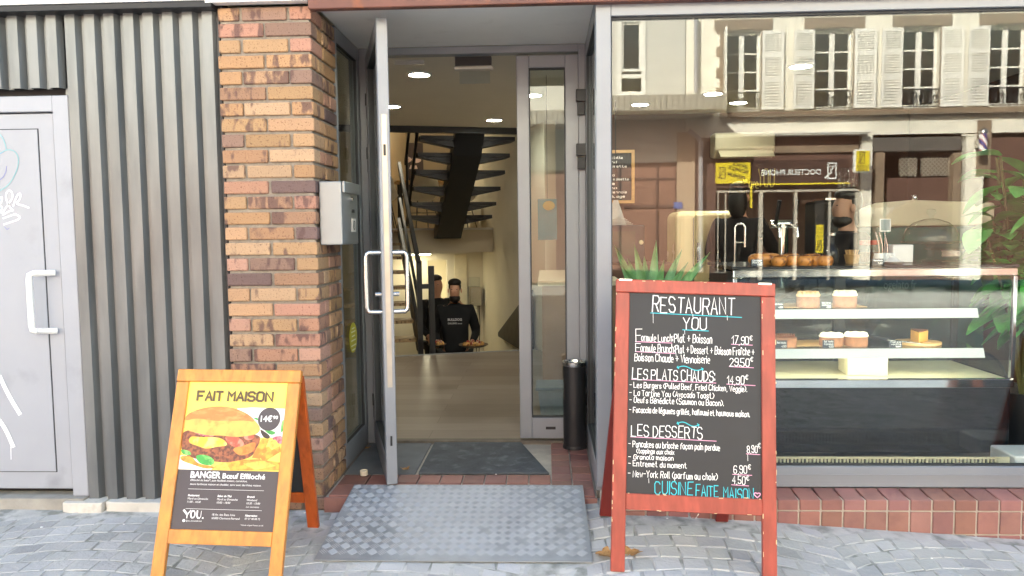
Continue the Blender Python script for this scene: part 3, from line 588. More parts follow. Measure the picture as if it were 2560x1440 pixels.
# ================================================================== TREAD PLATE RAMP
TL, TR, BR, BL = V(-0.990, 0.10, 0.108), V(0.180, 0.10, 0.108), V(0.187, -0.585, 0.050), V(-1.000, -0.575, 0.006)
BL.z = gz(BL.x, BL.y)+0.008; BR.z = gz(BR.x, BR.y)+0.008
def RP(u, v, h=0): return (TL.lerp(TR, u)).lerp(BL.lerp(BR, u), v) + V(0, 0, h)
rm = thing('ramp', 'aluminium tread plate ramp leading up to the porch', 'ramp', (-0.4, -0.27, 0.02))
b = B(); nx_, ny_ = 12, 6; vs = []
for h in (0.004, 0.0): vs += [RP(i/nx_, j/ny_, h) for j in range(ny_+1) for i in range(nx_+1)]
m = (nx_+1)*(ny_+1); fs = []
for j in range(ny_):
    for i in range(nx_):
        a = j*(nx_+1)+i; fs += [(a+nx_+1, a+nx_+2, a+1, a), (m+a, m+a+1, m+a+nx_+2, m+a+nx_+1)]
for i in range(nx_): fs += [(i, i+1, m+i+1, m+i), (ny_*(nx_+1)+i+1, ny_*(nx_+1)+i, m+ny_*(nx_+1)+i, m+ny_*(nx_+1)+i+1)]
for j in range(ny_): a, c = j*(nx_+1), (j+1)*(nx_+1); fs += [(c, a, m+a, m+c), (a+nx_, c+nx_, m+c+nx_, m+a+nx_)]
b.add(vs, fs); b.build('plate', ALU, rm)
b = B(); p = 0.043; wu, wv = 1.18, 0.64
for i in range(int(wu/p)):
    for j in range(int(wv/p)):
        cx, cy = (i+.5)*p, (j+.5)*p; o_ = rad(52) if (i+j) % 2 else rad(-38)
        o_ = rad(45) if (i+j) % 2 else rad(-45)
        dx, dy = math.cos(o_), math.sin(o_)
        if rng.random() < 0.02: continue
        for k in range(-2, 3):
            ox, oy = cx - dy*k*0.0082, cy + dx*k*0.0082; hl = 0.0215-abs(k)*0.0006; hw = 0.0026
            def q(s, t, h): return RP((ox+dx*s-dy*t)/wu, (oy+dy*s+dx*t)/wv, h)
            if not (0.012 < ox < wu-0.012 and 0.012 < oy < wv-0.012): continue
            b.add([q(-hl, 0, .0041), q(-hl*.6, -hw, .0041), q(hl*.6, -hw, .0041), q(hl, 0, .0041), q(hl*.6, hw, .0041), q(-hl*.6, hw, .0041), q(-hl*.6, 0, .0062), q(hl*.6, 0, .0062)],
                  [(0, 1, 6), (1, 2, 7, 6), (2, 3, 7), (3, 4, 7), (4, 5, 6, 7), (5, 0, 6)])
b.build('tread_bars', mat('worn bright aluminium', lin('#a9acb1'), 0.46, 0.25, 0.08, 4, rvar=0.05), rm, smooth=20)
# ================================================================== A-BOARDS
def a_board(name, label, BL, BR, up_hint, h, lw, rail_t, rail_b0, rail_b1, wood, woodd, rfoot, rw, thick=0.024, cat='sandwich board'):
    BL = Vector(BL); BR = Vector(BR); ex = (BR-BL).normalized(); w = (BR-BL).length
    ey = Vector(up_hint)-BL; ey = (ey-ex*ey.dot(ex)).normalized(); n = ex.cross(ey)
    if n.y > 0: n = -n
    t = thing(name, label, cat, (BL+BR)/2)
    def P3(x, y, d=0.0): return BL + ex*x + ey*y + n*d
    def bx(b, x0, y0, x1, y1, d0, d1):
        vs = [P3(x, y, d) for d in (d0, d1) for y in (y0, y1) for x in (x0, x1)]
        b.add(vs, [(0, 1, 3, 2), (4, 6, 7, 5), (0, 4, 5, 1), (2, 3, 7, 6), (0, 2, 6, 4), (1, 5, 7, 3)])
    for x in (0, w-lw):
        b = B(); bx(b, x, 0, x+lw, h-rail_t-0.001, -thick, 0); b.build('leg', wood, t, bevel=0.003)
    b = B(); bx(b, -0.001, h-rail_t, w+0.001, h, -thick, 0.001); b.build('top_rail', wood, t, bevel=0.003)
    b = B(); bx(b, lw, rail_b0, w-lw, rail_b1, -thick*.9, -0.001); b.build('bottom_rail', wood, t, bevel=0.002)
    # rear frame
    topc = P3(w/2, h-0.03, -thick-0.004); rf = Vector(rfoot); rex = ex
    tl = topc - rex*(rw/2); rey = (tl-rf); rh = rey.length; rey.normalize(); rn = rex.cross(rey); 
    if rn.y < 0: rn = -rn
    def R3(x, y, d=0.0): return rf + rex*x + rey*y + rn*d
    def rbx(b, x0, y0, x1, y1, d0, d1):
        vs = [R3(x, y, d) for d in (d0, d1) for y in (y0, y1) for x in (x0, x1)]
        b.add(vs, [(0, 2, 3, 1), (4, 5, 7, 6), (0, 1, 5, 4), (2, 6, 7, 3), (0, 4, 6, 2), (1, 3, 7, 5)])
    for x in (0, rw-lw):
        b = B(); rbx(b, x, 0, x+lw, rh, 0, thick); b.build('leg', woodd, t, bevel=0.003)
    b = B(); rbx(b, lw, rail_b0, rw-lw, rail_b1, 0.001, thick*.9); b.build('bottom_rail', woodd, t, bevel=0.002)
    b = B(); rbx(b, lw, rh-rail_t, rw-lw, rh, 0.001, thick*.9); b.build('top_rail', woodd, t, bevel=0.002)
    b = B(); rbx(b, lw, rail_b1, rw-lw, rh-rail_t, thick*.35, thick*.6); b.build('chalkboard', CHALK, t)
    return t, P3, w, n, ex, ey
# --- yellow poster board
YBL = V(-1.609, -0.79, gz(-1.6, -0.79)+0.004); YBR = V(-1.064, -0.815, gz(-1.05, -.81)+0.004)
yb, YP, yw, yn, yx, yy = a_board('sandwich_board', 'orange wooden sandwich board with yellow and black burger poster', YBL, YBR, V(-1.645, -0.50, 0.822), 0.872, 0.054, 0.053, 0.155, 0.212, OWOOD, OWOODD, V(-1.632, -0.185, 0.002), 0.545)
px0, px1, py0, py1 = 0.054, yw-0.054, 0.212, 0.872-0.053
def PU(u, v, d=0): return YP(px0+(px1-px0)*u, py1-(py1-py0)*v, -0.010+d)
b = B(); b.add([PU(0, 0, -.003), PU(1, 0, -.003), PU(1, 1, -.003), PU(0, 1, -.003), PU(0, 0), PU(1, 0), PU(1, 1), PU(0, 1)], [(4, 5, 6, 7), (3, 2, 1, 0), (0, 1, 5, 4), (1, 2, 6, 5), (2, 3, 7, 6), (3, 0, 4, 7)])
poster = b.build('poster', flat('poster yellow', lin('#f2dc66'), 0.45), yb)
def sub(bb, name, m, parent, **k): return bb.build(name, m, parent, **k)
b = B(); b.quad(PU(0, .607, .0006), PU(1, .607, .0006), PU(1, 1, .0006), PU(0, 1, .0006)); sub(b, 'dark_field', flat('poster charcoal', lin('#4a4347'), 0.45), poster)
def ph(x, y):   # crop pixels of the burger picture -> poster u, v
    t = (y-30)/1360.0; xl = 148+(35-148)*t; xr = 1638+(1545-1638)*t
    return (x-xl)/(xr-xl), (y-30-(x-xl)*0.016)/1362.0*0.607
def shape(pts, d, grow=1.0):
    q = []
    for p in pts:
        u, v = ph(*p); q.append(PU(min(max(u, 0), 1), min(max(v, 0), 0.606), d))
    bb = B(); bb.add(q, [tuple(range(len(q)))]); return bb
def smoothpoly(pts, it=2):
    for _ in range(it):
        o = []
        for i in range(len(pts)):
            p, q = pts[i], pts[(i+1) % len(pts)]; o += [(p[0]*.75+q[0]*.25, p[1]*.75+q[1]*.25), (p[0]*.25+q[0]*.75, p[1]*.25+q[1]*.75)]
        pts = o
    return pts
def fm(name, c1, c2, sc=40, lo=.45, hi=.6): return mat(name, lin(c1), 0.45, 0, 0.22, sc, col2=lin(c2), c2lo=lo, c2hi=hi)
MB_ = {'bun': mat('bun crust', lin('#d27a3f'), .45, 0, .16, 14, stretch=(1, 1, 3), col2=lin('#df9a58'), c2lo=.5, c2hi=.7), 'bunl': mat('bun side', lin('#eeb057'), .45, 0, .12, 14, col2=lin('#dd9448'), c2lo=.52, c2hi=.68), 'meat': fm('pulled meat', '#9a5636', '#5d2f22', 45, .42, .6), 'cheese': fm('melted cheese', '#f3b93a', '#f9dc7c', 15), 'tom': fm('tomato', '#d0513d', '#e98a73', 25), 'sauce': fm('sauce', '#e08b3d', '#d57430', 20),
       'onion': fm('onion', '#a04a5b', '#d28c96', 40), 'leaf': fm('salad leaf', '#3f9c41', '#8acb6a', 22), 'fries': fm('fries', '#eaa63c', '#cf7a2c', 22), 'friesl': fm('fries light', '#f4c455', '#e39c3c', 22), 'plate': flat('poster white', lin('#f4f2ef'), .45), 'dark': flat('poster shadow', lin('#3a2b28'), .45)}
SH = [('plate', 'plate', [(880, 455), (1100, 440), (1640, 460), (1590, 900), (1200, 900)], 0), ('plate', 'plate', [(30, 1180), (300, 1180), (620, 1400), (35, 1400)], 0),
      ('salad', 'leaf', [(1130, 590), (1200, 600), (1215, 650), (1150, 620)], 1), ('salad', 'leaf', [(1280, 775), (1480, 810), (1450, 860), (1380, 860)], 1), ('salad', 'leaf', [(1550, 650), (1600, 620), (1590, 780), (1545, 850)], 1),
      ('shadow', 'dark', [(1230, 770), (1290, 800), (1400, 880), (1370, 930), (1280, 900)], 1), ('onion', 'onion', [(1400, 900), (1580, 860), (1580, 1010), (1480, 980)], 1),
      ('fries', 'fries', [(1130, 1210), (1220, 1000), (1280, 915), (1380, 930), (1330, 1060), (1250, 1230)], 0), ('fries', 'friesl', [(1390, 960), (1470, 930), (1530, 1010), (1500, 1070), (1400, 1050)], 0), ('fries', 'fries', [(1230, 1190), (1540, 1030), (1575, 1110), (1320, 1270)], 0), ('fries', 'fries', [(1290, 1060), (1380, 1040), (1420, 1090), (1300, 1200)], 0),
      ('meat', 'meat', [(85, 770), (700, 800), (1230, 850), (1250, 950), (1190, 1080), (1130, 1200), (960, 1250), (760, 1290), (560, 1270), (250, 1230), (75, 1140), (65, 950)], 1),
      ('bun', 'fries', [(55, 1180), (230, 1190), (330, 1310), (560, 1340), (590, 1370), (450, 1385), (250, 1320), (70, 1260)], 1),
      ('sauce', 'sauce', [(820, 1070), (1000, 1030), (1190, 950), (1170, 1100), (1060, 1160), (930, 1180)], 1),
      ('cheese', 'cheese', [(200, 880), (360, 905), (520, 895), (690, 920), (780, 1030), (600, 1045), (450, 1085), (330, 1040), (165, 990)], 1), ('tomato', 'tom', [(705, 890), (840, 880), (970, 925), (1030, 1035), (860, 1050), (770, 990)], 1), ('onion', 'onion', [(200, 795), (520, 860), (580, 890), (340, 880)], 1), ('tomato', 'tom', [(980, 880), (1160, 860), (1140, 930), (1040, 950)], 1),
      ('salad', 'leaf', [(65, 1085), (200, 1110), (235, 1180), (120, 1175), (70, 1130)], 1), ('salad', 'leaf', [(290, 1175), (440, 1165), (560, 1225), (585, 1300), (520, 1335), (380, 1315), (310, 1250)], 1),
      ('bun', 'bunl', [(90, 700), (110, 580), (200, 500), (460, 430), (760, 425), (1040, 530), (1200, 680), (1250, 780), (1200, 850), (1060, 880), (880, 900), (640, 870), (480, 880), (250, 830), (80, 770)], 1),
      ('bun', 'bun', [(105, 650), (110, 580), (200, 500), (460, 425), (760, 420), (1040, 525), (1190, 670), (1000, 640), (820, 650), (600, 655), (420, 625), (260, 610)], 1),
      ('fries', 'friesl', [(530, 1400), (600, 1330), (700, 1295), (830, 1340), (820, 1400)], 0), ('fries', 'fries', [(750, 1290), (1000, 1240), (1250, 1230), (1560, 1280), (1550, 1400), (820, 1400)], 0), ('fries', 'friesl', [(1000, 1300), (1300, 1250), (1500, 1330), (1200, 1390)], 0)]
for i, (nm, mk, pts, sm) in enumerate(SH): sub(shape(smoothpoly(pts) if sm else pts, 0.0003+0.0001*i), nm+'_picture', MB_[mk], poster)
b = B(); cu, cv = ph(1370, 620); cc = PU(cu, cv, .0032); rr = 0.0485
b.add([cc+yx*(rr*math.cos(a*.2094))+yy*(rr*math.sin(a*.2094)) for a in range(30)], [tuple(range(30))]); sub(b, 'price_disc', MATS['poster charcoal'], poster)
def wr(b, txt, u0, v, u1=None, cap=None, **k):
    o = PU(u0, v, .0036); wd = (u1-u0)*(px1-px0) if u1 else None
    letters(b, txt, o, yx, yy, width=wd, height=cap, **k)
b = B(); scrawl(b, 'FAIT', .105, .355, 0, .037, .0098, lambda x, y: PU(x, .130, .0036)+yy*y, jit=0); scrawl(b, 'MAISON', .415, .86, 0, .037, .0098, lambda x, y: PU(x, .130, .0036)+yy*y, jit=0); sub(b, 'title_text', flat('brown print', lin('#5d4a34'), .45), poster)
b = B(); LNW = flat('white print', lin('#f1efee'), .45)
wr(b, 'BANGER', .135, .66, .433, .027, bold=.03); wr(b, 'B\u0153uf Effiloch\u00e9', .452, .66, .87, .022, bold=.02)
o_ = cc + yn*0.0004 - yx*0.036 - yy*0.011; letters(b, '14\u20ac', o_, yx, yy, width=0.050, height=0.026, bold=.02); letters(b, '90', o_+yx*0.053+yy*0.012, yx, yy, width=0.021, height=0.014, bold=.03)
wr(b, 'Effiloch\u00e9 de b\u0153uf*, pain feuillet\u00e9 maison, cornichon,', .14, .682, .70, .0085, shear=.2); wr(b, 'sauce barbecue maison et cheddar, servi avec des frites maison.', .14, .708, .84, .0085, shear=.2)
for (u, rows) in ((.135, (('Restaurant', .03), ('Mardi au Dimanche', 0), ('11:00 - 14:30', 0))), (.425, (('Salon de Th\u00e9', .03), ('Mardi au Dimanche', 0), ('10:00 - 18:00', 0))), (.715, (('Brunch', .03), ('Weekend', 0), ('10:30 - 15:00', 0), ('(sur r\u00e9servation)', 0)))):
    for i, (s_, bo) in enumerate(rows): wr(b, s_, u, .783+.0215*i, None, .0082 if i < 3 else .006, bold=bo, shear=.2)
for v in (.735, .865): ribbon(b, [PU(.13, v, .0036), PU(.87, v, .0036)], .0012, yn)
# YOU. logo with thick and thin strokes
def LG(x, y): return PU(.115+x*.185, .926-y*.05, .0036)
ribbon(b, [LG(0, 1.0), LG(.20, .45)], .0085, yn); ribbon(b, [LG(.36, 1.0), LG(.2, .45), LG(.2, 0)], .004, yn)
for s_, wq in ((1, .006), (-1, .0045)): ribbon(b, [LG(.50-s_*(.02+.09*math.sin(math.pi*t/8)), .5+.45*math.cos(math.pi*t/8)) for t in range(9)], wq, yn)
ribbon(b, [LG(.72, .95), LG(.72, .3), LG(.78, .06), LG(.86, .04)], .0065, yn); ribbon(b, [LG(.93, .95), LG(.93, .3), LG(.9, .1), LG(.86, .04)], .0022, yn); ribbon(b, [LG(1.03, .05), LG(1.06, .05)], .006, yn)
wr(b, '@you_clermontferrand', .145, .948, .30, .006); c2 = PU(.125, .943, .0036); b.add([c2+yx*(.006*math.cos(a*.5236))+yy*(.006*math.sin(a*.5236)) for a in range(12)], [tuple(range(12))])
wr(b, '18 Av. des \u00c9tats Unis', .395, .905, None, .0085); wr(b, '63000 Clermont-Ferrand', .395, .928, None, .0085); wr(b, 'R\u00e9servation', .715, .905, None, .0078, bold=.03, shear=.2); wr(b, '07 57 48 08 72', .715, .926, None, .0078, shear=.1); wr(b, '*Viande origine France ou UE', .68, .965, .90, .005)
sub(b, 'white_text', LNW, poster)
# --- red chalkboard
RBL = V(0.256, -0.655, gz(.26, -.655)+0.004); RBR = V(0.928, -0.668, gz(.93, -.668)-0.004)
ex_r = (RBR-RBL).normalized()
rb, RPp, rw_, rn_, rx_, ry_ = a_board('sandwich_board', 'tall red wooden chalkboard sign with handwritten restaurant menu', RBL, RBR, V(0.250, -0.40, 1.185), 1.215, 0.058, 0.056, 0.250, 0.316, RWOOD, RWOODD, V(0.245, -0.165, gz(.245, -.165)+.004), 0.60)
sx0, sx1, sy0, sy1 = 0.058, rw_-0.058, 0.316, 1.215-0.056
def SU(u, v, d=0): return RPp(sx0+(sx1-sx0)*u, sy1-(sy1-sy0)*v, -0.010+d)
b = B(); b.add([SU(0, 0, -.006), SU(1, 0, -.006), SU(1, 1, -.006), SU(0, 1, -.006), SU(0, 0), SU(1, 0), SU(1, 1), SU(0, 1)], [(4, 5, 6, 7), (3, 2, 1, 0), (0, 1, 5, 4), (1, 2, 6, 5), (2, 3, 7, 6), (3, 0, 4, 7)])
slate = b.build('chalkboard', CHALK, rb)
def cf(x, y): return SU((x-148)/622.0, (-y-124)/955.0, .0008)      # crop pixels, y up
def cl_(b, txt, x0, x1, base, h, w): scrawl(b, txt, x0, x1, -base, h, w*.60, cf)
b = B()
cl_(b, 'RESTAURANT', 258, 645, 217, 78, .0072); cl_(b, 'YOU', 405, 515, 296, 55, .0062)
cl_(b, 'F', 182, 212, 360, 62, .0046); cl_(b, 'ormule Lunch:', 208, 356, 358, 34, .0042); cl_(b, 'Plat + Boisson', 364, 540, 360, 40, .0046)
cl_(b, 'F', 182, 206, 412, 40, .0044); cl_(b, 'ormule Brunch:', 206, 366, 410, 38, .0042); cl_(b, 'Plat + Dessert + Boisson Fra\u00eeche +', 370, 738, 411, 36, .0044)
cl_(b, 'Boisson Chaude + Viennoiserie', 178, 530, 456, 36, .0044)
cl_(b, '17,90', 634, 712, 358, 38, .0048); cl_(b, '29.50', 624, 714, 464, 38, .005); cl_(b, '14,90', 612, 690, 550, 38, .0048); cl_(b, '8,90', 704, 750, 868, 32, .0042); cl_(b, '6,90', 642, 702, 965, 34, .0046); cl_(b, '4,50', 636, 694, 1014, 34, .0046)
for x, y in ((716, 338), (718, 440), (694, 525), (752, 846), (706, 945), (698, 996)): cl_(b, '\u20ac', x, x+14, y, 22, .0036)
cl_(b, 'LES PLATS CHAUDS:', 168, 555, 543, 50, .0058); cl_(b, 'LES DESSERTS', 168, 497, 812, 52, .0058)
for s_, x1, y, h in (('- Les Burgers (Pulled Beef, Fried Chicken, Veggie).', 703, 584, 32), ('- La Tartine You (Avocado Toast)', 550, 622, 32), ('- Oeufs B\u00e9n\u00e9dicte (Saumon ou Bacon).', 595, 655, 32), ('- Focaccia de l\u00e9gumes grill\u00e9s, halloumi et houmous maison.', 715, 702, 32),
                     ('- Pancakes ou brioche fa\u00e7on pain perdue', 578, 864, 34), ('- Granola maison', 364, 920, 26), ('- Entremet du moment', 426, 953, 30), ('- New-York Roll (parfum au choix)', 568, 1002, 36)): cl_(b, s_, 157, x1, y, h*.82, .0044)
cl_(b, '(toppings aux choix', 194, 368, 892, 21, .004)
for x, y, l in ((262, 222, 48), (450, 140+80, 20), (372, 410, 18), (612, 222, 22), (412, 300, 20), (706, 876, 30), (252, 1008, 20)): ribbon(b, [cf(x, -y), cf(x+1, -y-l)], .0016, rn_)
sub(b, 'white_writing', CHW, slate)
b = B()
for x0, x1, y0, y1 in ((250, 680, 221, 229), (403, 524, 298, 300)): ribbon(b, [cf(x0, -y0), cf(x1, -y1)], .0032, rn_)
for x0, x1, y in ((378, 500, 482), (380, 482, 747)):
    ribbon(b, [cf(x0+(x1-x0)*t/16+(6 if t in (0,) else 0), -y+9*math.sin(t/16*2*math.pi)*(1 if t < 17 else 1)) for t in range(17)], .0034, rn_); ribbon(b, [cf(x0+8, -y-4), cf(x0, -y+2), cf(x0+4, -y+8)], .003, rn_); ribbon(b, [cf(x1-8, -y+4), cf(x1, -y-2), cf(x1-4, -y-8)], .003, rn_)
cl_(b, 'CUISINE', 282, 455, 1077, 58, .0062); cl_(b, 'FAITE', 470, 572, 1079, 52, .006); cl_(b, 'MAISON', 596, 732, 1083, 50, .006); sub(b, 'cyan_writing', CHC, slate)
b = B()
for x0, x1, y0, y1 in ((180, 353, 363, 364), (180, 367, 411, 414), (632, 730, 360, 361), (622, 735, 467, 469), (165, 560, 545, 548), (610, 742, 551, 553), (165, 562, 817, 821), (700, 762, 874, 875), (637, 725, 971, 972), (632, 710, 1019, 1021)): ribbon(b, [cf(x0, -y0), cf(x1, -y1)], .0028, rn_)
ribbon(b, [cf(749+14*math.sin(t*.3142)**3*1.0, -1060+13*(0.8*math.cos(t*.3142)-.3*math.cos(2*t*.3142)-.12*math.cos(3*t*.3142))) for t in range(21)], .004, rn_); sub(b, 'pink_writing', CHP, slate)
b = B()
for k in range(46):
    x = rng.choice((rw_-rng.uniform(0, .004), rw_-.058+rng.uniform(0, .006), rng.uniform(0, .003), rng.uniform(0.06, .6))); y = rng.uniform(.05, 1.18) if x > rw_-.07 or x < .01 else rng.choice((.316, .250, 1.211))+rng.uniform(-.004, .002)
    l = rng.uniform(.004, .022); w_ = rng.uniform(.002, .004)
    if .01 < x < rw_-.07: b.quad(RPp(x, y, .0016), RPp(x+l, y, .0016), RPp(x+l, y+w_, .0016), RPp(x, y+w_, .0016))
    else: b.quad(RPp(x-w_*.5, y, .0016), RPp(x+w_*.5, y, .0016), RPp(x+w_*.5, y+l, .0016), RPp(x-w_*.5, y+l, .0016))
sub(b, 'paint_chips', CHIP, rb)
b = B(); 
for x in (0.012, rw_-0.07): b.add([RPp(x, 1.209, .0014), RPp(x+.055, 1.209, .0014), RPp(x+.055, 1.216, .0014), RPp(x, 1.216, .0014), RPp(x, 1.2165, -.02), RPp(x+.055, 1.2165, -.02)], [(0, 1, 2, 3), (3, 2, 5, 4)])
sub(b, 'hinge_plate', STEEL, rb)
b = B(); pts = [RPp(rw_*.5+x*.022, .250-.004-(1-x*x)*.022, -.012) for x in (-1, -.6, -.2, .2, .6, 1)]; b.tube(pts, .0022, 6); sub(b, 'chain', STEEL, rb)
# a third board, out of the frame to the right, seen in the shop window
gb, GPp, gw_, gn_, gx_, gy_ = a_board('sandwich_board', 'black chalkboard sign with orange frame mirrored low in the shop window', V(2.66, -0.92, gz(2.7, -.92)), V(3.16, -1.02, gz(3.1, -1)), V(2.7, -0.70, 0.85), 0.9, 0.05, 0.05, 0.14, 0.2, OWOODD, OWOODD, V(2.72, -0.40, gz(2.7, -.4)), 0.5)
b = B(); b.add([GPp(.05, .2, -.012), GPp(gw_-.05, .2, -.012), GPp(gw_-.05, .85, -.012), GPp(.05, .85, -.012)], [(0, 1, 2, 3)]); sub(b, 'chalkboard', CHALK, gb)
# ================================================================== ASH BIN, LEAVES, CUP
bn = thing('ash_bin', 'black cylindrical bin with steel ashtray top beside the entrance door', 'bin', (0.168, 0.865, PORCH_Z))
b = B(); n = 40; hole = []
zz = [0.004, 0.02, 0.30, 0.32, 0.345, 0.37, 0.395, 0.415, 0.43, 0.50]; vs = []; rB = 0.068
for z in zz:
    for k in range(n): a = 2*math.pi*k/n; vs.append(V(0.168+rB*math.cos(a), 0.865+rB*math.sin(a), PORCH_Z+z))
fs = []
for i in range(len(zz)-1):
    for k in range(n):
        a = 2*math.pi*(k+.5)/n; zc = (zz[i]+zz[i+1])/2; da = (a-rad(205)+math.pi) % (2*math.pi)-math.pi
        if 2 <= i <= 7 and (da*rB/0.052)**2 + ((zc-0.366)/0.064)**2 < 1: continue
        fs.append((i*n+k, i*n+(k+1) % n, (i+1)*n+(k+1) % n, (i+1)*n+k))
fs.append(tuple(range(n))[::-1]); b.add(vs, fs); b.lathe((0.168, 0.865, PORCH_Z), [(0.064, 0.02), (0.064, 0.48)], 40)
o = b.build('body', BLACK, bn, smooth=40)
b = B(); b.lathe((0.168, 0.865, PORCH_Z), [(0.072, 0.0), (0.073, 0.008), (0.07, 0.018)], 32); b.build('base_ring', DARK, bn, smooth=40)
b = B(); b.lathe((0.168, 0.865, PORCH_Z), [(0.062, 0.50), (0.070, 0.501), (0.0715, 0.508), (0.0715, 0.526), (0.066, 0.532), (0.05, 0.528), (0.046, 0.512), (0, 0.51)], 32); b.build('ashtray', STEEL, bn, smooth=40)
LEAFM = mat('dry brown leaf', lin('#b98a55'), 0.8, 0, 0.25, 40, col2=lin('#8a5a30'), c2lo=.5, c2hi=.75)
def dry_leaf(c, size, rz, lab, curl=0.25):
    c = Vector(c); ou = []; n = 40
    for k in range(n):
        a = 2*math.pi*k/n; lob = 0.62+0.38*abs(math.cos(2.5*(a-math.pi/2)))**1.5 + 0.05*math.sin(11*a)
        if abs(a-1.5*math.pi) < 0.2: lob *= .6
        ou.append((lob*math.cos(a)*size, lob*math.sin(a)*size*.85))
    vs = [V(0, 0, .004)]
    for t in (0.5, 1.0):
        for (x, y) in ou: vs.append(V(x*t, y*t, 0.004+curl*size*(abs(x*t)/size)**1.6 + rng.uniform(0, .06)*size*t))
    T = Matrix.Translation(c) @ Matrix.Rotation(rz, 4, 'Z'); vs = [T @ p for p in vs]
    fs = [(0, 1+k, 1+(k+1) % n) for k in range(n)] + [(1+k, 1+n+k, 1+n+(k+1) % n, 1+(k+1) % n) for k in range(n)]
    b = B(); b.add(vs, fs); b.tube([T @ V(0, -size*.4, .006), T @ V(0.01, -size*1.1, .012)], .0015, 5)
    return props(b.build('dry_leaf', LEAFM, smooth=60), lab, 'leaf', 'dry leaves on the ground')
p = atz(1520, 1388, gz(.26, -.46)); dry_leaf((p.x-.01, p.y, gz(p.x, p.y)+.006), 0.055, 1.2, 'dry plane tree leaf half hidden behind the foot of the red chalkboard')
p = atz(1580, 1385, gz(.36, -.46)); dry_leaf((p.x, p.y, gz(p.x, p.y)+.006), 0.052, -0.7, 'curled tan leaf on the setts just right of the red board leg', .35)
p = atz(1013, 1180, PORCH_Z); dry_leaf((p.x, p.y, PORCH_Z+.012), 0.030, 0.4, 'small yellowed leaf against the foot of the open glass door', .5)
p = atz(918, 1122, PORCH_Z); dry_leaf((p.x, p.y, PORCH_Z), 0.02, 2, 'tiny brown leaf in the corner of the porch floor')
p = atz(850, 1272, 0.01); dry_leaf((p.x-.01, p.y-.02, gz(p.x, p.y)+.004), 0.022, 1, 'tiny dry leaf at the foot of the brick pillar')
p = atz(908, 1192, PORCH_Z); b = B(); b.lathe((p.x, p.y+.02, PORCH_Z), [(0, .002), (.019, .002), (.021, .004), (.021, .028), (.019, .030), (.018, .026), (0, .024)], 20)
o = b.build('tealight', flat('cream plastic', lin('#e6dcc4'), .4), smooth=40); props(o, 'small cream tealight standing on the porch edge by the open door', 'candle')
b = B()
for (u, v) in ((105, 1326), (351, 1286), (310, 1318), (1668, 1318), (1970, 1310), (2330, 1376), (2420, 1418), (1990, 1295), (2090, 1430), (762, 1288), (1240, 1188)):
    z = PORCH_Z if v < 1200 else 0; p = atz(u, v, z)
    if v > 1200: p.z = gz(p.x, p.y)
    s_ = rng.uniform(.003, .006); b.box(p.x-s_, p.y-s_*.6, p.z+.003, p.x+s_, p.y+s_*.6, p.z+.007)
o = b.build('litter', flat('white paper scraps', lin('#e8e8e8'))); props(o, kind='stuff', label='tiny white scraps scattered over the pavement', cat='litter')
# ================================================================== THE OTHER SIDE OF THE STREET (seen mirrored in the glass)
def RO(u, v, e=0.0):
    """pixel of the mirror image -> point of the street front opposite, e metres proud of its wall at y = -15"""
    p = at(u, v, 15.068-e); return V(p.x, 0.068-p.y, p.z)
def rx(u, v, e=0.0): return RO(u, v, e).x
def rz_(u, v, e=0.0): return RO(u, v, e).z
YW = -15.0
PLAST = mat('sunlit cream plaster', lin('#e6dfd0'), 0.85, 0, 0.07, 1.2, bump=0.05, bscale=30)
PLASTG = mat('grey white render', lin('#c4c0b8'), 0.85, 0, 0.06, 1.0)
OSTONE = mat('brown volcanic stone', lin('#85725f'), 0.85, 0, 0.18, 5, bump=0.15, bscale=30)
OSTONED = mat('dark volcanic stone', lin('#5a5550'), 0.85, 0, 0.2, 5, bump=0.15, bscale=30)
OBROWN = mat('brown shop front', lin('#5d4238'), 0.6, 0, 0.12, 2)
OTERRA = mat('terracotta shop front', lin('#85604f'), 0.7, 0, 0.1, 2)
SHUT = flat('white shutter paint', lin('#e6e2da'), 0.5)
WIN = glass('opposite window glass', 1.5, (0.35, 0.33, 0.30))
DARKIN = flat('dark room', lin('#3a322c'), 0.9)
def ob(b, u0, v0, u1, v1, e0, e1, mi=None):
    """box on the opposite wall from its mirror-image pixels; e0..e1 proud of the wall"""
    p = RO(u0, v0, e1); q = RO(u1, v1, e1); x0, x1 = sorted((p.x, q.x)); z0, z1 = sorted((p.z, q.z))
    return b.box(x0, YW+e0, z0, x1, YW+e1, z1, None, mi)
oa = thing('town_house', 'cream town house with white louvred shutters across the street, mirrored in the shop window', 'house', (8, -15.2, 0))
WINS = [(1812, 1902), (2036, 2132), (2256, 2348), (2472, 2566), (2692, 2790)]
wb = B(); XA, XB = rx(1715, 200), 16.0; ZS, ZT = rz_(2100, 274), rz_(2100, 72)
wx = [(rx(a, 170), rx(c, 170)) for a, c in WINS]
prev = XA
for (a, c) in wx: wb.box(prev, YW-0.3, ZS, a, YW, ZT); prev = c
wb.box(prev, YW-0.3, ZS, XB, YW, ZT); wb.box(XA, YW-0.3, ZT, XB, YW, 9.2); ZG = rz_(2100, 338); wb.box(XA, YW-0.3, ZG, XB, YW, ZS)
wb.build('wall', PLAST, oa)
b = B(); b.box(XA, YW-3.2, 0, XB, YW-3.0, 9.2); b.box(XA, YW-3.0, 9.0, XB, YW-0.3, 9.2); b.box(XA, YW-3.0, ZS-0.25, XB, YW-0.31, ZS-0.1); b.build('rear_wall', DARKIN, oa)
b = B(); b.box(XA-.02, YW-0.1, 9.2, XB, YW+0.35, 9.45); b.build('eaves', OSTONE, oa)
b = B(); ob(b, 1800, 293, 2900, 274, 0.0, 0.16); ob(b, 1800, 279, 2900, 272, 0.161, 0.22); b.build('cornice', OSTONE, oa, bevel=0.02)
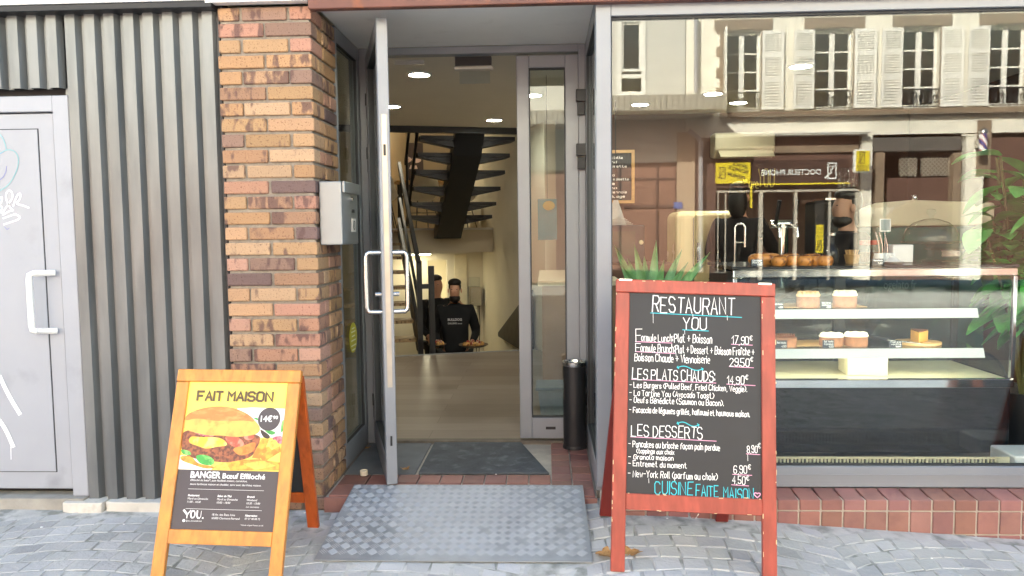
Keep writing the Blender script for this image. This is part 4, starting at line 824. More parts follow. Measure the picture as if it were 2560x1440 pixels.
def railing(x0, x1, z0, z1, y):
    b = B(); b.bar((x0, y, z1), (x1, y, z1), .03, .03); b.bar((x0, y, z0), (x1, y, z0), .02, .02); n = 5
    for k in range(n):
        xa = x0+(x1-x0)*(k+.5)/n; r_ = (x1-x0)/n*.42; zc = (z0+z1)/2; h = (z1-z0)*.42
        b.tube([V(xa+r_*math.sin(t*.9)*(1-t/14), y, zc+h*math.cos(t*.9)*(1-t/14)) for t in range(12)], .013, 5)
    return b
for i, (a, c) in enumerate(wx):
    f = B(); f.box(a, YW-0.2, ZS, a+.06, YW-0.14, ZT); f.box(c-.06, YW-0.2, ZS, c, YW-0.14, ZT); f.box(a+.06, YW-0.2, ZT-.08, c-.06, YW-0.14, ZT); f.box(a+.06, YW-0.2, ZS, c-.06, YW-0.14, ZS+.1)
    m = (a+c)/2; f.box(m-.06, YW-0.2, ZS+.1, m+.06, YW-0.13, ZT-.08)
    for k in (.27, .5, .73): f.box(a+.06, YW-0.19, ZS+(ZT-ZS)*k-.018, c-.06, YW-0.15, ZS+(ZT-ZS)*k+.018)
    wo_ = f.build('window', SHUT, oa); g = B(); g.box(a+.05, YW-0.175, ZS+.09, c-.05, YW-0.17, ZT-.07); g.build('pane', WIN, wo_)
    g = B(); lx0, lx1 = a-.25, c+.25; zt0 = ZT+.02; g.box(lx0, YW+.002, zt0, lx1, YW+.035, zt0+.24)
    zc = ZS
    k = 0
    while zc < ZT-.05:
        z2 = min(zc+rng.uniform(.2, .34), zt0-.005); wj = .12+.08*(k % 2); g.box(a-wj, YW+.002, zc+.004, a-.002, YW+.03, z2-.004); g.box(c+.002, YW+.002, zc+.004, c+wj, YW+.03, z2-.004); zc = z2; k += 1
    g.build('stone_surround', OSTONE, oa)
    railing(a+.02, c-.02, ZS+.03, ZS+.42, YW+.06).build('window_railing', DARK, oa)
def shutter(hx_, sgn, z0, z1, wd, openang):
    T = Matrix.Translation((hx_, YW+.045, 0)) @ Matrix.Rotation(openang, 4, 'Z'); b = B(); th = .018
    def bb(x0, x1, za, zb, y0=-th, y1=th):
        xa, xb = sorted((x0*sgn, x1*sgn)); b.box(xa, y0, za, xb, y1, zb, T)
    bb(0, .06, z0, z1); bb(wd-.06, wd, z0, z1)
    H = z1-z0; zs = [0, .05, .345, .405, .66, .72, .955, 1.0]
    for k in (0, 2, 4, 6): bb(.06, wd-.06, z0+H*zs[k], z0+H*zs[k+1])
    for k in (1, 3, 5):
        za, zb = z0+H*zs[k], z0+H*zs[k+1]; n = 8; bb(.06, wd-.06, za, zb, -.0175, -.0165)  # last call: back sheet added behind the slats to shade the louvre gaps
        for q in range(n):
            zc = za+(zb-za)*(q+.5)/n; xa, xb = sorted((.06*sgn, (wd-.06)*sgn))
            b.add([T @ p for p in (V(xa, -.016, zc+.018), V(xb, -.016, zc+.018), V(xb, .016, zc-.022), V(xa, .016, zc-.022), V(xa, -.012, zc+.024), V(xb, -.012, zc+.024), V(xb, .02, zc-.016), V(xa, .02, zc-.016))], [(0, 3, 2, 1), (4, 5, 6, 7), (0, 1, 5, 4), (2, 3, 7, 6), (0, 4, 7, 3), (1, 2, 6, 5)])
    return b
SW = abs(rx(1975, 170)-rx(1922, 170))
for i, (a, c) in enumerate(wx):
    if i > 0: shutter(a-.02, -1, ZS+.02, ZT-.02, SW, rad(rng.uniform(-7, -3))).build('shutter', SHUT, oa)
    else: shutter(a-.02, -1, ZS+.02, ZT-.02, SW, rad(-82)).build('shutter', SHUT, oa)
    shutter(c+.02, 1, ZS+.02, ZT-.02, SW, rad(rng.uniform(4, 9))).build('shutter', SHUT, oa)
# ground floor of the house
XP1 = rx(2145, 450); XP0 = rx(2180, 450)
b = B(); ob(b, 2148, 700, 2182, 337, -.3, 0.0); ob(b, 2405, 700, 2462, 337, -.3, 0.0); ob(b, 2405, 340, 2462, 335, 0, .02)
b.build('pier', PLAST, oa)
b = B(); ob(b, 2182, 380, 2405, 341, -.3, .03); b.build('door_lintel', OSTONED, oa, bevel=.02)
b = B(); ob(b, 2183, 700, 2212, 381, -.3, .01); ob(b, 2376, 700, 2404, 381, -.3, .01); b.build('door_jamb', OSTONE, oa)
b = B(); ob(b, 2213, 700, 2375, 443, -.3, -.22); ob(b, 2213, 388, 2375, 381, -.3, -.2); ob(b, 2290, 700, 2298, 440, -.22, -.2); b.build('entrance_door', OBROWN, oa)
b = B()
for (u0, u1) in ((2248, 2294), (2302, 2374)):
    x1_, x0_ = rx(u0, 415, -.2), rx(u1, 415, -.2); x0_, x1_ = sorted((x0_, x1_)); z0, z1 = rz_(2300, 440, -.2), rz_(2300, 392, -.2); s_ = .1
    k = x0_-(z1-z0)
    while k < x1_:
        for sg in (1, -1):
            p, q = (k, z0) if sg > 0 else (k, z1), None
            xa, za, xb, zb_ = k, (z0 if sg > 0 else z1), k+(z1-z0), (z1 if sg > 0 else z0)
            t0 = max(0, (x0_-xa)/(xb-xa)); t1 = min(1, (x1_-xa)/(xb-xa))
            if t1 > t0: b.bar((xa+(xb-xa)*t0, YW-.21, za+(zb_-za)*t0), (xa+(xb-xa)*t1, YW-.21, za+(zb_-za)*t1), .02, .02, (0, 1, 0))
        k += s_
b.build('lattice', flat('pale lattice', lin('#b3a695')), oa)
b = B(); ob(b, 2463, 700, 2900, 337, -.3, -.02); b.build('side_shop_front', OBROWN, oa)
b = B(); ob(b, 2440, 440, 2480, 300, .0, .02); b.build('render_patch', OSTONE, oa)
# phone repair shop front
sh = thing('phone_shop', 'brown and yellow phone repair shop front under an awning, mirrored in the shop window', 'shop front', (rx(1960, 600), YW, 0))
b = B(); ob(b, 1716, 700, 1790, 339, -.3, -.03); ob(b, 1790, 470, 2147, 339, -.3, -.05); b.build('fascia', OBROWN, sh)
b = B(); ob(b, 1790, 385, 2147, 362, -.05, .03); b.build('beam', OSTONE, sh)
b = B(); ob(b, 1770, 341, 2176, 327, .0, .28); ob(b, 1770, 336, 2176, 330, .281, .31); b.build('awning', SHUT, sh, bevel=.02)
b = B(); ob(b, 1882, 460, 2120, 398, -.05, .02); sg = b.build('sign_board', flat('dark brown sign', lin('#43302a'), .5), sh)
YEL = flat('sign yellow', lin('#e8cf2f'), .5)
b = B(); ob(b, 1790, 459, 1876, 406, -.05, .04); ys = b.build('yellow_panel', YEL, sh); b = B(); ob(b, 1877, 463, 2125, 456, -.05, .05); ob(b, 1877, 520, 1881, 464, -.05, .05); b.build('yellow_trim', YEL, sh)
def mir_text(b, txt, u0, u1, vb, vt, e, **k):
    """text on the opposite wall, readable from the street: runs towards -x, i.e. from pixel u1 back to u0"""
    p = RO(u1, vb, e); q = RO(u0, vb, e); letters(b, txt, p, (-1, 0, 0), (0, 0, 1), width=abs(p.x-q.x), height=rz_(u1, vt, e)-p.z, **k)
b = B(); mir_text(b, 'DOCTEUR PHONE', 1903, 2052, 436, 422, .03, bold=.03)
b.build('sign_lettering', flat('pale sign print', lin('#dcdcd8')), sg)
def phone_icon(b, u0, u1, v0, v1, e, w, wrench=True):
    n = (0, 1, 0); P = lambda u, v: RO(u, v, e); um = (u0+u1)/2
    ribbon(b, [P(u0, v0), P(u1, v0), P(u1, v1), P(u0, v1), P(u0, v0)], w, n); ribbon(b, [P(u0, v0+(v1-v0)*.2), P(u1, v0+(v1-v0)*.2)], w*.6, n)
    ribbon(b, [P(u0-(u1-u0)*.35, v1-(v1-v0)*.05), P(um-(u1-u0)*.1, v0+(v1-v0)*.62), P(um-(u1-u0)*.15, v0+(v1-v0)*.42), P(um+(u1-u0)*.15, v0+(v1-v0)*.3)], w, n)
b = B(); phone_icon(b, 2070, 2090, 408, 446, .032, .035); b.build('sign_symbol', MATS['pale sign print'], sg)
BLK = flat('black print', lin('#2b2622'))
b = B()
for i, (t, u0, u1, v) in enumerate((('SERVICE', 1830, 1868, 419), ('TECHNIQUE', 1818, 1870, 432), ('PREMIUM', 1817, 1860, 446))):
    p = RO(u1, v+4, .042); q = RO(u0, v, .042); letters(b, t, p, (-1, 0, 0), (0, 0, 1), width=abs(p.x-q.x), height=.085, bold=.03, rot=rad(17))
phone_icon(b, 1800, 1813, 419, 446, .042, .022); b.build('panel_lettering', BLK, ys)
b = B()
for u0, u1 in ((1793, 1797), (1812, 1816), (1896, 1908), (1984, 1994), (2070, 2078), (2136, 2146)): ob(b, u0, 700, u1, 480, -.3, -.1)
ob(b, 1790, 482, 2147, 472, -.3, -.1); b.build('shop_frame', flat('pale shop frame', lin('#b9b0a2')), sh)
b = B(); ob(b, 1797, 700, 2140, 483, -.2, -.19); b.build('shop_pane', WIN, sh)
b = B(); ob(b, 1716, 700, 2147, 470, -2.6, -2.5); b.build('shop_interior', OTERRA, sh)
b = B()
for r_ in range(4):
    for k in range(7):
        u = 1915+k*23+rng.uniform(-4, 4); v = 500+r_*26+rng.uniform(-3, 3); ob(b, u, v+12, u+11, v, -.9, -.88)
b.build('display_stock', mat('phone cases', lin('#d8cfa8'), .6, 0, .5, 3), sh)
hs = thing('hanging_sign', 'square yellow sign with a phone symbol jutting from the house opposite', 'hanging sign', (rx(2157, 400, .5), YW+.3, rz_(2157, 430, .5)))
b = B(); ob(b, 2136, 432, 2178, 373, .48, .62); b.build('sign_box', flat('white sign box', lin('#e9e7e0')), hs, bevel=.03)
b = B(); ob(b, 2140, 428, 2174, 377, .621, .63); hp = b.build('sign_face', YEL, hs); b = B(); ob(b, 2154, 402, 2160, 396, 0.0, .48); b.build('bracket', DARK, hs)
b = B(); phone_icon(b, 2150, 2161, 380, 408, .634, .022); mir_text(b, 'DOCTEUR', 2142, 2171, 419, 413, .634, bold=.03); mir_text(b, 'PHONE', 2145, 2167, 427, 421, .634, bold=.03); b.build('sign_lettering', BLK, hs)
# yellow and black feather flag at the shop
fg = thing('advertising_flag', 'tall narrow black and yellow advertising flag in front of the phone shop opposite', 'flag', (rx(2050, 640, 1.2), YW+1.2, 0.0))
b = B(); ob(b, 2036, 636, 2062, 548, 1.19, 1.21); ob(b, 2037, 548, 2060, 500, 1.19, 1.21); b.build('flag_border', BLK, fg); b = B(); ob(b, 2039, 632, 2059, 562, 1.2101, 1.216); ff = b.build('flag_face', YEL, fg)
b = B(); p = RO(2049, 500, 1.2); b.tube([V(p.x, YW+1.16, 0), V(p.x, YW+1.16, p.z)], .02, 6); b.build('flag_pole', DARK, fg)
b = B()
for t, v in (('BOUTIQUE', 574), ('BIEN ET', 584), ('OCCASION', 594)): mir_text(b, t, 2041, 2057, v, v-6, 1.2165, bold=.02)
phone_icon(b, 2044, 2053, 602, 626, 1.2165, .022); b.build('flag_lettering', BLK, ff)
# barber pole
bp_ = thing('barber_pole', 'striped barber pole with steel domes on the house opposite', 'barber pole', (rx(2457, 380, .3), YW+.1, rz_(2457, 380, .3)))
p = RO(2457, 378, .3); q = RO(2457, 334, .3); h = q.z-p.z; b = B(); b.lathe((p.x, YW+.3, p.z), [(.085, 0), (.085, h)], 16); 
m, n, bs, out = nodes('barber stripes'); tc = n.nodes.new('ShaderNodeTexCoord'); mp = n.nodes.new('ShaderNodeMapping'); mp.inputs['Rotation'].default_value = (0, rad(35), 0); wv_ = n.nodes.new('ShaderNodeTexWave'); wv_.inputs['Scale'].default_value = 2.2; cr = n.nodes.new('ShaderNodeValToRGB'); cr.color_ramp.interpolation = 'CONSTANT'
cr.color_ramp.elements[0].color = (.8, .8, .8, 1); cr.color_ramp.elements[1].position = .4; cr.color_ramp.elements[1].color = (.55, .12, .06, 1); e_ = cr.color_ramp.elements.new(.7); e_.color = (.05, .07, .3, 1)
n.links.new(tc.outputs['Object'], mp.inputs[0]); n.links.new(mp.outputs[0], wv_.inputs[0]); n.links.new(wv_.outputs[1], cr.inputs[0]); n.links.new(cr.outputs[0], bs.inputs['Base Color'])
b.build('striped_tube', m, bp_, smooth=40); b = B(); b.lathe((p.x, YW+.3, p.z+h), [(.1, 0), (.1, .05), (.08, .1), (.03, .14), (0, .14)], 16); b.lathe((p.x, YW+.3, p.z-.1), [(.03, 0), (.09, .03), (.1, .1)], 16); b.build('end_cap', STEEL, bp_, smooth=40); b = B(); b.box(p.x-.04, YW, p.z+.1, p.x+.04, YW+.22, p.z+h-.1); b.build('bracket', STEEL, bp_)
# left neighbour: grey render, white window, ribbed canopy
og = thing('grey_building', 'grey rendered building with white window and ribbed canopy, mirrored beside the white mullion', 'building', (0, -15.2, 0))
XL = -16.0; XR = XA-.02
ZC1, ZC0 = rz_(1650, 236, 1.6), rz_(1650, 275, 1.6)
b = B(); a0, a1 = rx(1543, 150), rx(1614, 150); a0, a1 = sorted((a0, a1)); z0, z1 = rz_(1580, 240), rz_(1580, 45)
b.box(XL, YW-.3, 3.0, a0, YW, 9.0); b.box(a1, YW-.3, 3.0, XR, YW, 9.0); b.box(a0, YW-.3, 3.0, a1, YW, z0); b.box(a0, YW-.3, z1, a1, YW, 9.0); b.build('wall', PLASTG, og)
b = B(); fw = .1; frame_rect(b, a0, z0, a1, z1, YW-.15, YW+.03, fw, fw, fw, fw); frame_rect(b, a0+fw, rz_(1580, 178), a1-fw, z1-fw, YW-.12, YW-.02, .05, .05, .06, .05); zm = rz_(1580, 190); b.box(a0+fw, YW-.12, zm-.05, a1-fw, YW, zm+.04); wn = b.build('window', SHUT, og); g = B(); g.box(a0+fw, YW-.09, z0+fw, a1-fw, YW-.085, z1-fw); g.build('pane', WIN, wn)
b = B(); b.box(XL, YW-.3, 0, XR, YW-.1, 3.0); b.box(XL, YW-3.2, 0, XR, YW-3, 9); b.build('ground_floor_wall', OTERRA, og)
b = B(); ob(b, 1692, 700, 1738, 330, -.1, .05); b.build('pilaster', mat('beige pilaster', lin('#b39a80'), .8, 0, .06, 2), og)
b = B()
for u in (1545, 1640, 1688): ob(b, u, 700, u+5, 330, -.1, -.05)
ob(b, 1530, 450, 1690, 443, -.1, -.06); ob(b, 1560, 520, 1688, 512, -.1, -.05); b.build('shop_frame', OBROWN, og)
b = B(); x1c = rx(1815, 255, 1.6); b.box(XL, YW+.0, ZC0+.02, x1c-.02, YW+1.55, ZC1-.02); b.build('canopy', PLASTG, og)
b = B(); pr = []; x = -6.0
while x < x1c: pr += [(x, 0), (x+.02, .04), (x+.075, .04), (x+.095, 0)]; x += .13
mm = len(pr); b.add([V(x, YW+1.56+y, z) for z in (ZC0, ZC1) for x, y in pr], [(i+1, i, mm+i, mm+i+1) for i in range(mm-1)])
b.build('canopy_fascia', mat('ribbed fascia metal', lin('#b3aca2'), .4, .4, .08, 3), og)
b = B(); p0 = RO(1740, 40, .15); p1_ = RO(1740, 232, .15); b.tube([p0, p1_], .05, 8); p0 = RO(1752, 335, .15); p1_ = RO(1752, 700, .15); b.tube([RO(1722, 325, .15), RO(1745, 345, .15), p0+V(0, 0, -.2), p1_], .055, 8); b.build('drain_pipe', flat('grey pipe', lin('#9b989b')), og, smooth=40)
b = B(); ob(b, 1684, 522, 1706, 505, .05, .07); o = b.build('street_plate', flat('blue plate', lin('#5c6ca6')), og)
# ================================================================== INTERIOR: LAMPS
LAMP = emit('warm lamp disc', (1.0, 0.95, 0.87), 17.0)
for i, (x, y) in enumerate(((-0.908, 1.957), (-1.39, 3.356), (-0.519, 4.327), (-0.099, 2.911), (0.88, 3.5), (1.77, 3.5), (1.435, 3.0), (1.825, 1.936))):
    lab = ('round ceiling downlight nearest the entrance door', 'ceiling downlight half hidden by the edge of the open door leaf', 'ceiling downlight next to the dark stair beam, right of the doorway', 'ceiling downlight seen through the narrow glass door leaf',
           'leftmost ceiling downlight seen through the shop window', 'ceiling downlight low in the shop window, right of the ribbed canopy edge', 'ceiling downlight on the ribbed canopy reflection in the shop window', 'highest and largest ceiling downlight in the shop window')[i]
    t = thing('downlight', lab, 'ceiling light', (x, y, 2.552), group='round downlights in the cafe ceiling')
    b = B(); b.lathe((x, y, 2.540), [(0.075, 0.0), (0.092, 0.002), (0.094, 0.0115), (0.075, 0.0115)], 24, caps=False); b.build('rim', WHITE, t, smooth=40)
    b = B(); b.lathe((x, y, 2.543), [(0.0, 0.0), (0.074, 0.0), (0.074, 0.004), (0, 0.004)], 24); b.build('lamp_disc', LAMP, t)
WARM = emit('kitchen lamp', (1.0, 0.87, 0.62), 4.0)
def lamp(name, lab, a, b_, z, r_, m):
    c = L(a, b_, z); t = thing(name, lab, 'ceiling light', c)
    q = B(); q.lathe((c.x, c.y, c.z-.03), [(0, 0), (r_, 0), (r_, .012), (0, .012)], 20); q.build('lamp_disc', m, t)
    q = B(); q.lathe((c.x, c.y, c.z-.018), [(r_+.02, 0), (r_+.02, .017), (0, .017)], 20); q.build('housing', WHITE, t)
lamp('ceiling_lamp', 'lamp under the mezzanine lighting the lower room', .35, 2.95, 1.108, .16, WARM)
lamp('ceiling_lamp', 'lamp in the small lit kitchen at the back', .6, 4.2, 1.108, .2, emit('bright kitchen lamp', (1.0, 0.88, 0.62), 6.0))
lamp('ceiling_lamp', 'lamp above the mezzanine dining floor', .3, 3.9, 4.098, .2, emit('mezzanine lamp', (1.0, 0.88, 0.70), 9.0))
b = B(); b.box(-1.4, 5.3, 1.10, 1.4, 5.5, 1.11, ROT)
# ================================================================== INTERIOR: STAIRS
us = thing('staircase', 'black staircase on a single central stringer rising to the upper floor', 'staircase', L(.66, 1.4, 1.43))
for k, z in enumerate((2.45, 2.29, 2.115, 1.935, 1.755, 1.595)):
    bb = .66+.27*k; b = B(); x0, x1 = .66-.54, .66+.54
    b.add([L(x, y, zz) for zz in (z-.022, z+.022) for (x, y) in ((x0, bb-.13), (x1, bb-.13), (x1, bb+.13), (x0, bb+.13))], [(3, 2, 1, 0), (4, 5, 6, 7), (0, 1, 5, 4), (1, 2, 6, 5), (2, 3, 7, 6), (3, 0, 4, 7)])
    b.add([L(x, y, zz) for (x, y, zz) in ((.5, bb-.10, z-.023), (x0, bb-.10, z-.023), (.5, bb-.10, z-.10), (.5, bb+.10, z-.023), (x0, bb+.10, z-.023), (.5, bb+.10, z-.10))], [(0, 1, 2), (5, 4, 3), (0, 2, 5, 3), (1, 0, 3, 4), (2, 1, 4, 5)])
    b.add([L(x, y, zz) for (x, y, zz) in ((.82, bb-.10, z-.023), (x1, bb-.10, z-.023), (.82, bb-.10, z-.10), (.82, bb+.10, z-.023), (x1, bb+.10, z-.023), (.82, bb+.10, z-.10))], [(2, 1, 0), (3, 4, 5), (3, 5, 2, 0), (4, 3, 0, 1), (5, 4, 1, 2)])
    b.build('tread', BLACK, us)
b = B(); y0, z0, y1, z1 = .44, 2.60, 2.30, 1.31
b.add([L(x, y, z) for x in (.50, .83) for (y, z) in ((y0, z0-.02), (y0, z0-.10), (y0+.22, z0-.34), (y1-.1, z1), (y1+.18, z1), (y1+.18, z1+.12))], [(0, 1, 2, 3, 4, 5), (11, 10, 9, 8, 7, 6), (0, 6, 7, 1), (1, 7, 8, 2), (2, 8, 9, 3), (3, 9, 10, 4), (4, 10, 11, 5), (5, 11, 6, 0)])
b.build('stringer', BLACK, us)
b = B(); b.bar(L(.10, .62, 2.56), L(.10, 2.15, 1.50), .03, .05); b.bar(L(.10, .62, 3.3), L(.10, 2.15, 2.3), .03, .05)
for k in (0, 1): b.bar(L(.10, .75+k*1.2, 2.45-k*.8), L(.10, .75+k*1.2, 3.2-k*.8), .03, .03)
b.build('railing', BLACK, us)
ls = thing('staircase', 'wooden stair flight with dark railing at the left behind the door', 'staircase', L(-.4, 1.3, .1))
TREADW = mat('dark wood tread', lin('#a58a66'), .5, 0, .25, 6, stretch=(2, 12, 2), col2=lin('#5f4c38'), c2lo=.5, c2hi=.65)
for k in range(8):
    b = B(); b.box(-.95, .22+.295*k, .245+.17*k-.035, .0, .22+.295*k+.28, .245+.17*k, ROT); b.build('tread', TREADW, ls)
b = B(); b.add([L(x, y, z) for x in (.005, .045) for (y, z) in ((0.02, .11), (.3, .11), (2.5, 1.38), (2.5, 1.6), (0.02, .26))], [(0, 1, 2, 3, 4), (9, 8, 7, 6, 5), (0, 5, 6, 1), (1, 6, 7, 2), (2, 7, 8, 3), (3, 8, 9, 4), (4, 9, 5, 0)]); b.build('stringer', DARK, ls)
b = B(); b.bar(L(.02, .03, 1.06), L(.02, 2.2, 2.30), .04, .07); b.bar(L(.02, .03, .60), L(.02, 2.2, 1.84), .03, .04); b.build('handrail', BLACK, ls)
b = B(); b.box(-.005, .02, .10, .05, .07, 1.10, ROT); b.build('newel_post', DARK, ls)
b = B(); b.box(.12, .02, .10, .18, .07, 1.04, ROT); b.box(.05, .03, .80, .12, .06, .85, ROT); b.build('newel_post', DARK, ls)
b = B(); b.add([L(x, y, z) for x in (1.26, 1.30) for (y, z) in ((.15, -.0), (1.9, -.0), (1.9, .05), (.15, .75))], [(0, 1, 2, 3), (7, 6, 5, 4), (0, 4, 5, 1), (1, 5, 6, 2), (2, 6, 7, 3), (3, 7, 4, 0)])
o = b.build('stair_railing', DARK); props(o, 'dark sloping railing panel at the right edge of the lower stairwell', 'railing')
# ================================================================== INTERIOR: MEZZANINE FURNITURE
SHELL = flat('white chair shell', lin('#e2ddd2'), .4)
def shell_chair(lab, a, b_, rz):
    c = L(a, b_, 1.43); t = thing('shell_chair', lab, 'chair', c, rz+AX, group='white shell chairs on the mezzanine')
    q = B(); vs = []; n, m = 9, 10
    prof = [(-.22, .44), (-.20, .43), (-.10, .42), (.02, .415), (.12, .43), (.17, .48), (.20, .56), (.225, .66), (.24, .76), (.245, .82)]
    for d in (0, .012):
        for j, (y, z) in enumerate(prof):
            wd = (.20, .22, .235, .24, .235, .23, .22, .2, .17, .12)[j]
            for i in range(n):
                s_ = -1+2*i/(n-1); lift = .10*abs(s_)**3*(1 if j < 6 else .2); fwd = -.09*abs(s_)**2*(0 if j < 4 else 1)
                vs.append(V(s_*wd, y+fwd+d*(.8 if j > 4 else 0), z+lift-d*(1 if j < 5 else .2)))
    fs = [(j*n+i, j*n+i+1, (j+1)*n+i+1, (j+1)*n+i) for j in range(m-1) for i in range(n-1)]; k = n*m
    fs += [tuple(x+k for x in f)[::-1] for f in fs]
    q.add(vs, fs); q.build('seat_shell', SHELL, t, smooth=60, local=True)
    for sx in (-1, 1):
        for sy in (-1, 1):
            q = B(); q.tube([V(sx*.12, sy*.1, .42), V(sx*.2, sy*.2, 0)], .008, 6); q.build('leg', BLACK, t, local=True)
    q = B(); q.tube([V(-.15, -.13, .25), V(.15, .13, .25)], .005, 5); q.tube([V(.15, -.13, .25), V(-.15, .13, .25)], .005, 5); q.build('wire_brace', BLACK, t, local=True)
shell_chair('white shell chair left of the central stair stringer', .42, 3.15, rad(200)); shell_chair('white shell chair right of the central stair stringer', 1.0, 3.3, rad(150)); shell_chair('white shell chair behind the railing at the far left', -.15, 3.3, rad(170))
tb = thing('table', 'small dining table on the mezzanine behind the shell chairs', 'table', L(.6, 3.9, 1.43))
b = B(); b.box(.1, 3.6, 2.15, 1.1, 4.2, 2.18, ROT); b.build('tabletop', WOODL, tb)
for x in (.15, 1.02):
    for y in (3.65, 4.12): b = B(); b.box(x, y, 1.43, x+.04, y+.04, 2.149, ROT); b.build('leg', BLACK, tb)
pw = thing('wall_picture', 'dark picture with a pale pair of goggles on the mezzanine wall', 'picture', L(.5, 5.48, 2.4))
b = B(); b.box(.15, 5.47, 2.0, .72, 5.499, 2.95, ROT); b.build('canvas', flat('dark picture', lin('#3d2f2b')), pw)
b = B(); 
for cx in (.43, .6): b.prism([L(cx+.085*math.cos(k*.5236), 5.469, 2.66+.055*math.sin(k*.5236)) for k in range(12)], EY*-.004)
b.prism([L(.47, 5.469, 2.5), L(.62, 5.469, 2.5), L(.6, 5.469, 2.56), L(.5, 5.469, 2.57)], EY*-.004); b.build('picture_shapes', flat('picture pale pink', lin('#cdb0a5')), pw)
b = B(); b.prism([L(.37+.1*math.cos(k*.5236), 5.46, 2.66+.02*math.sin(k*.5236)) for k in range(12)], EY*-.003); b.build('picture_shade', flat('picture red', lin('#8a3c33')), pw)
# wall dispenser
dp = thing('wall_dispenser', 'steel dispenser with clear hopper and dangling cable on the lower wall', 'dispenser', L(1.19, 3.2, .2))
b = B(); b.box(1.10, 3.12, .30, 1.27, 3.285, .58, ROT); b.build('body', STEEL, dp, bevel=.006)
b = B(); b.box(1.12, 3.14, .585, 1.26, 3.27, .72, ROT); b.build('hopper', GLASST, dp)
b = B(); b.box(1.16, 3.16, .12, 1.21, 3.22, .295, ROT); b.tube([L(1.18, 3.19, .12), L(1.17, 3.19, .0), L(1.18, 3.19, -.1)], .012, 6); b.build('spout', CHROME, dp)
b = B(); b.tube([L(1.25, 3.2, .32), L(1.26, 3.2, .0), L(1.24, 3.2, -.4), L(1.22, 3.22, -.6), L(1.2, 3.2, -.3), L(1.19, 3.2, -.05)], .006, 6); b.build('cable', BLACK, dp)
# ================================================================== PEOPLE
SKIN = mat('skin', lin('#c9967a'), .55, 0, .06, 10); HAIR = mat('dark hair', lin('#1d1613'), .6, 0, .2, 40)
CLOTH = mat('black cotton', lin('#17181b'), .9, 0, .15, 12, bump=.1); TROUS = mat('dark trousers', lin('#1b1c22'), .9, 0, .15, 12)
def skin_mesh(name, nodes_, edges, m, parent, sub=2):
    me = bpy.data.meshes.new(name); me.from_pydata([n_[0] for n_ in nodes_], edges, [])
    ob_ = bpy.data.objects.new(name, me); COL.objects.link(ob_)
    ob_.modifiers.new('s', 'SKIN'); ob_.modifiers.new('u', 'SUBSURF').levels = sub; ob_.modifiers['u'].render_levels = sub
    for i, n_ in enumerate(nodes_):
        r_ = n_[1]; me.skin_vertices[0].data[i].radius = (r_, r_) if not isinstance(r_, tuple) else r_
    me.skin_vertices[0].data[0].use_root = True
    dg = bpy.context.evaluated_depsgraph_get(); nm = bpy.data.meshes.new_from_object(ob_.evaluated_get(dg)); bpy.data.objects.remove(ob_)
    nm.materials.clear(); nm.materials.append(m); nm.polygons.foreach_set('use_smooth', [True]*len(nm.polygons)); nm.polygons.foreach_set('material_index', [0]*len(nm.polygons))
    o = bpy.data.objects.new(name, nm); COL.objects.link(o)
    if parent is not None: o.parent = parent; W[o.name] = W[parent.name].copy()
    return o
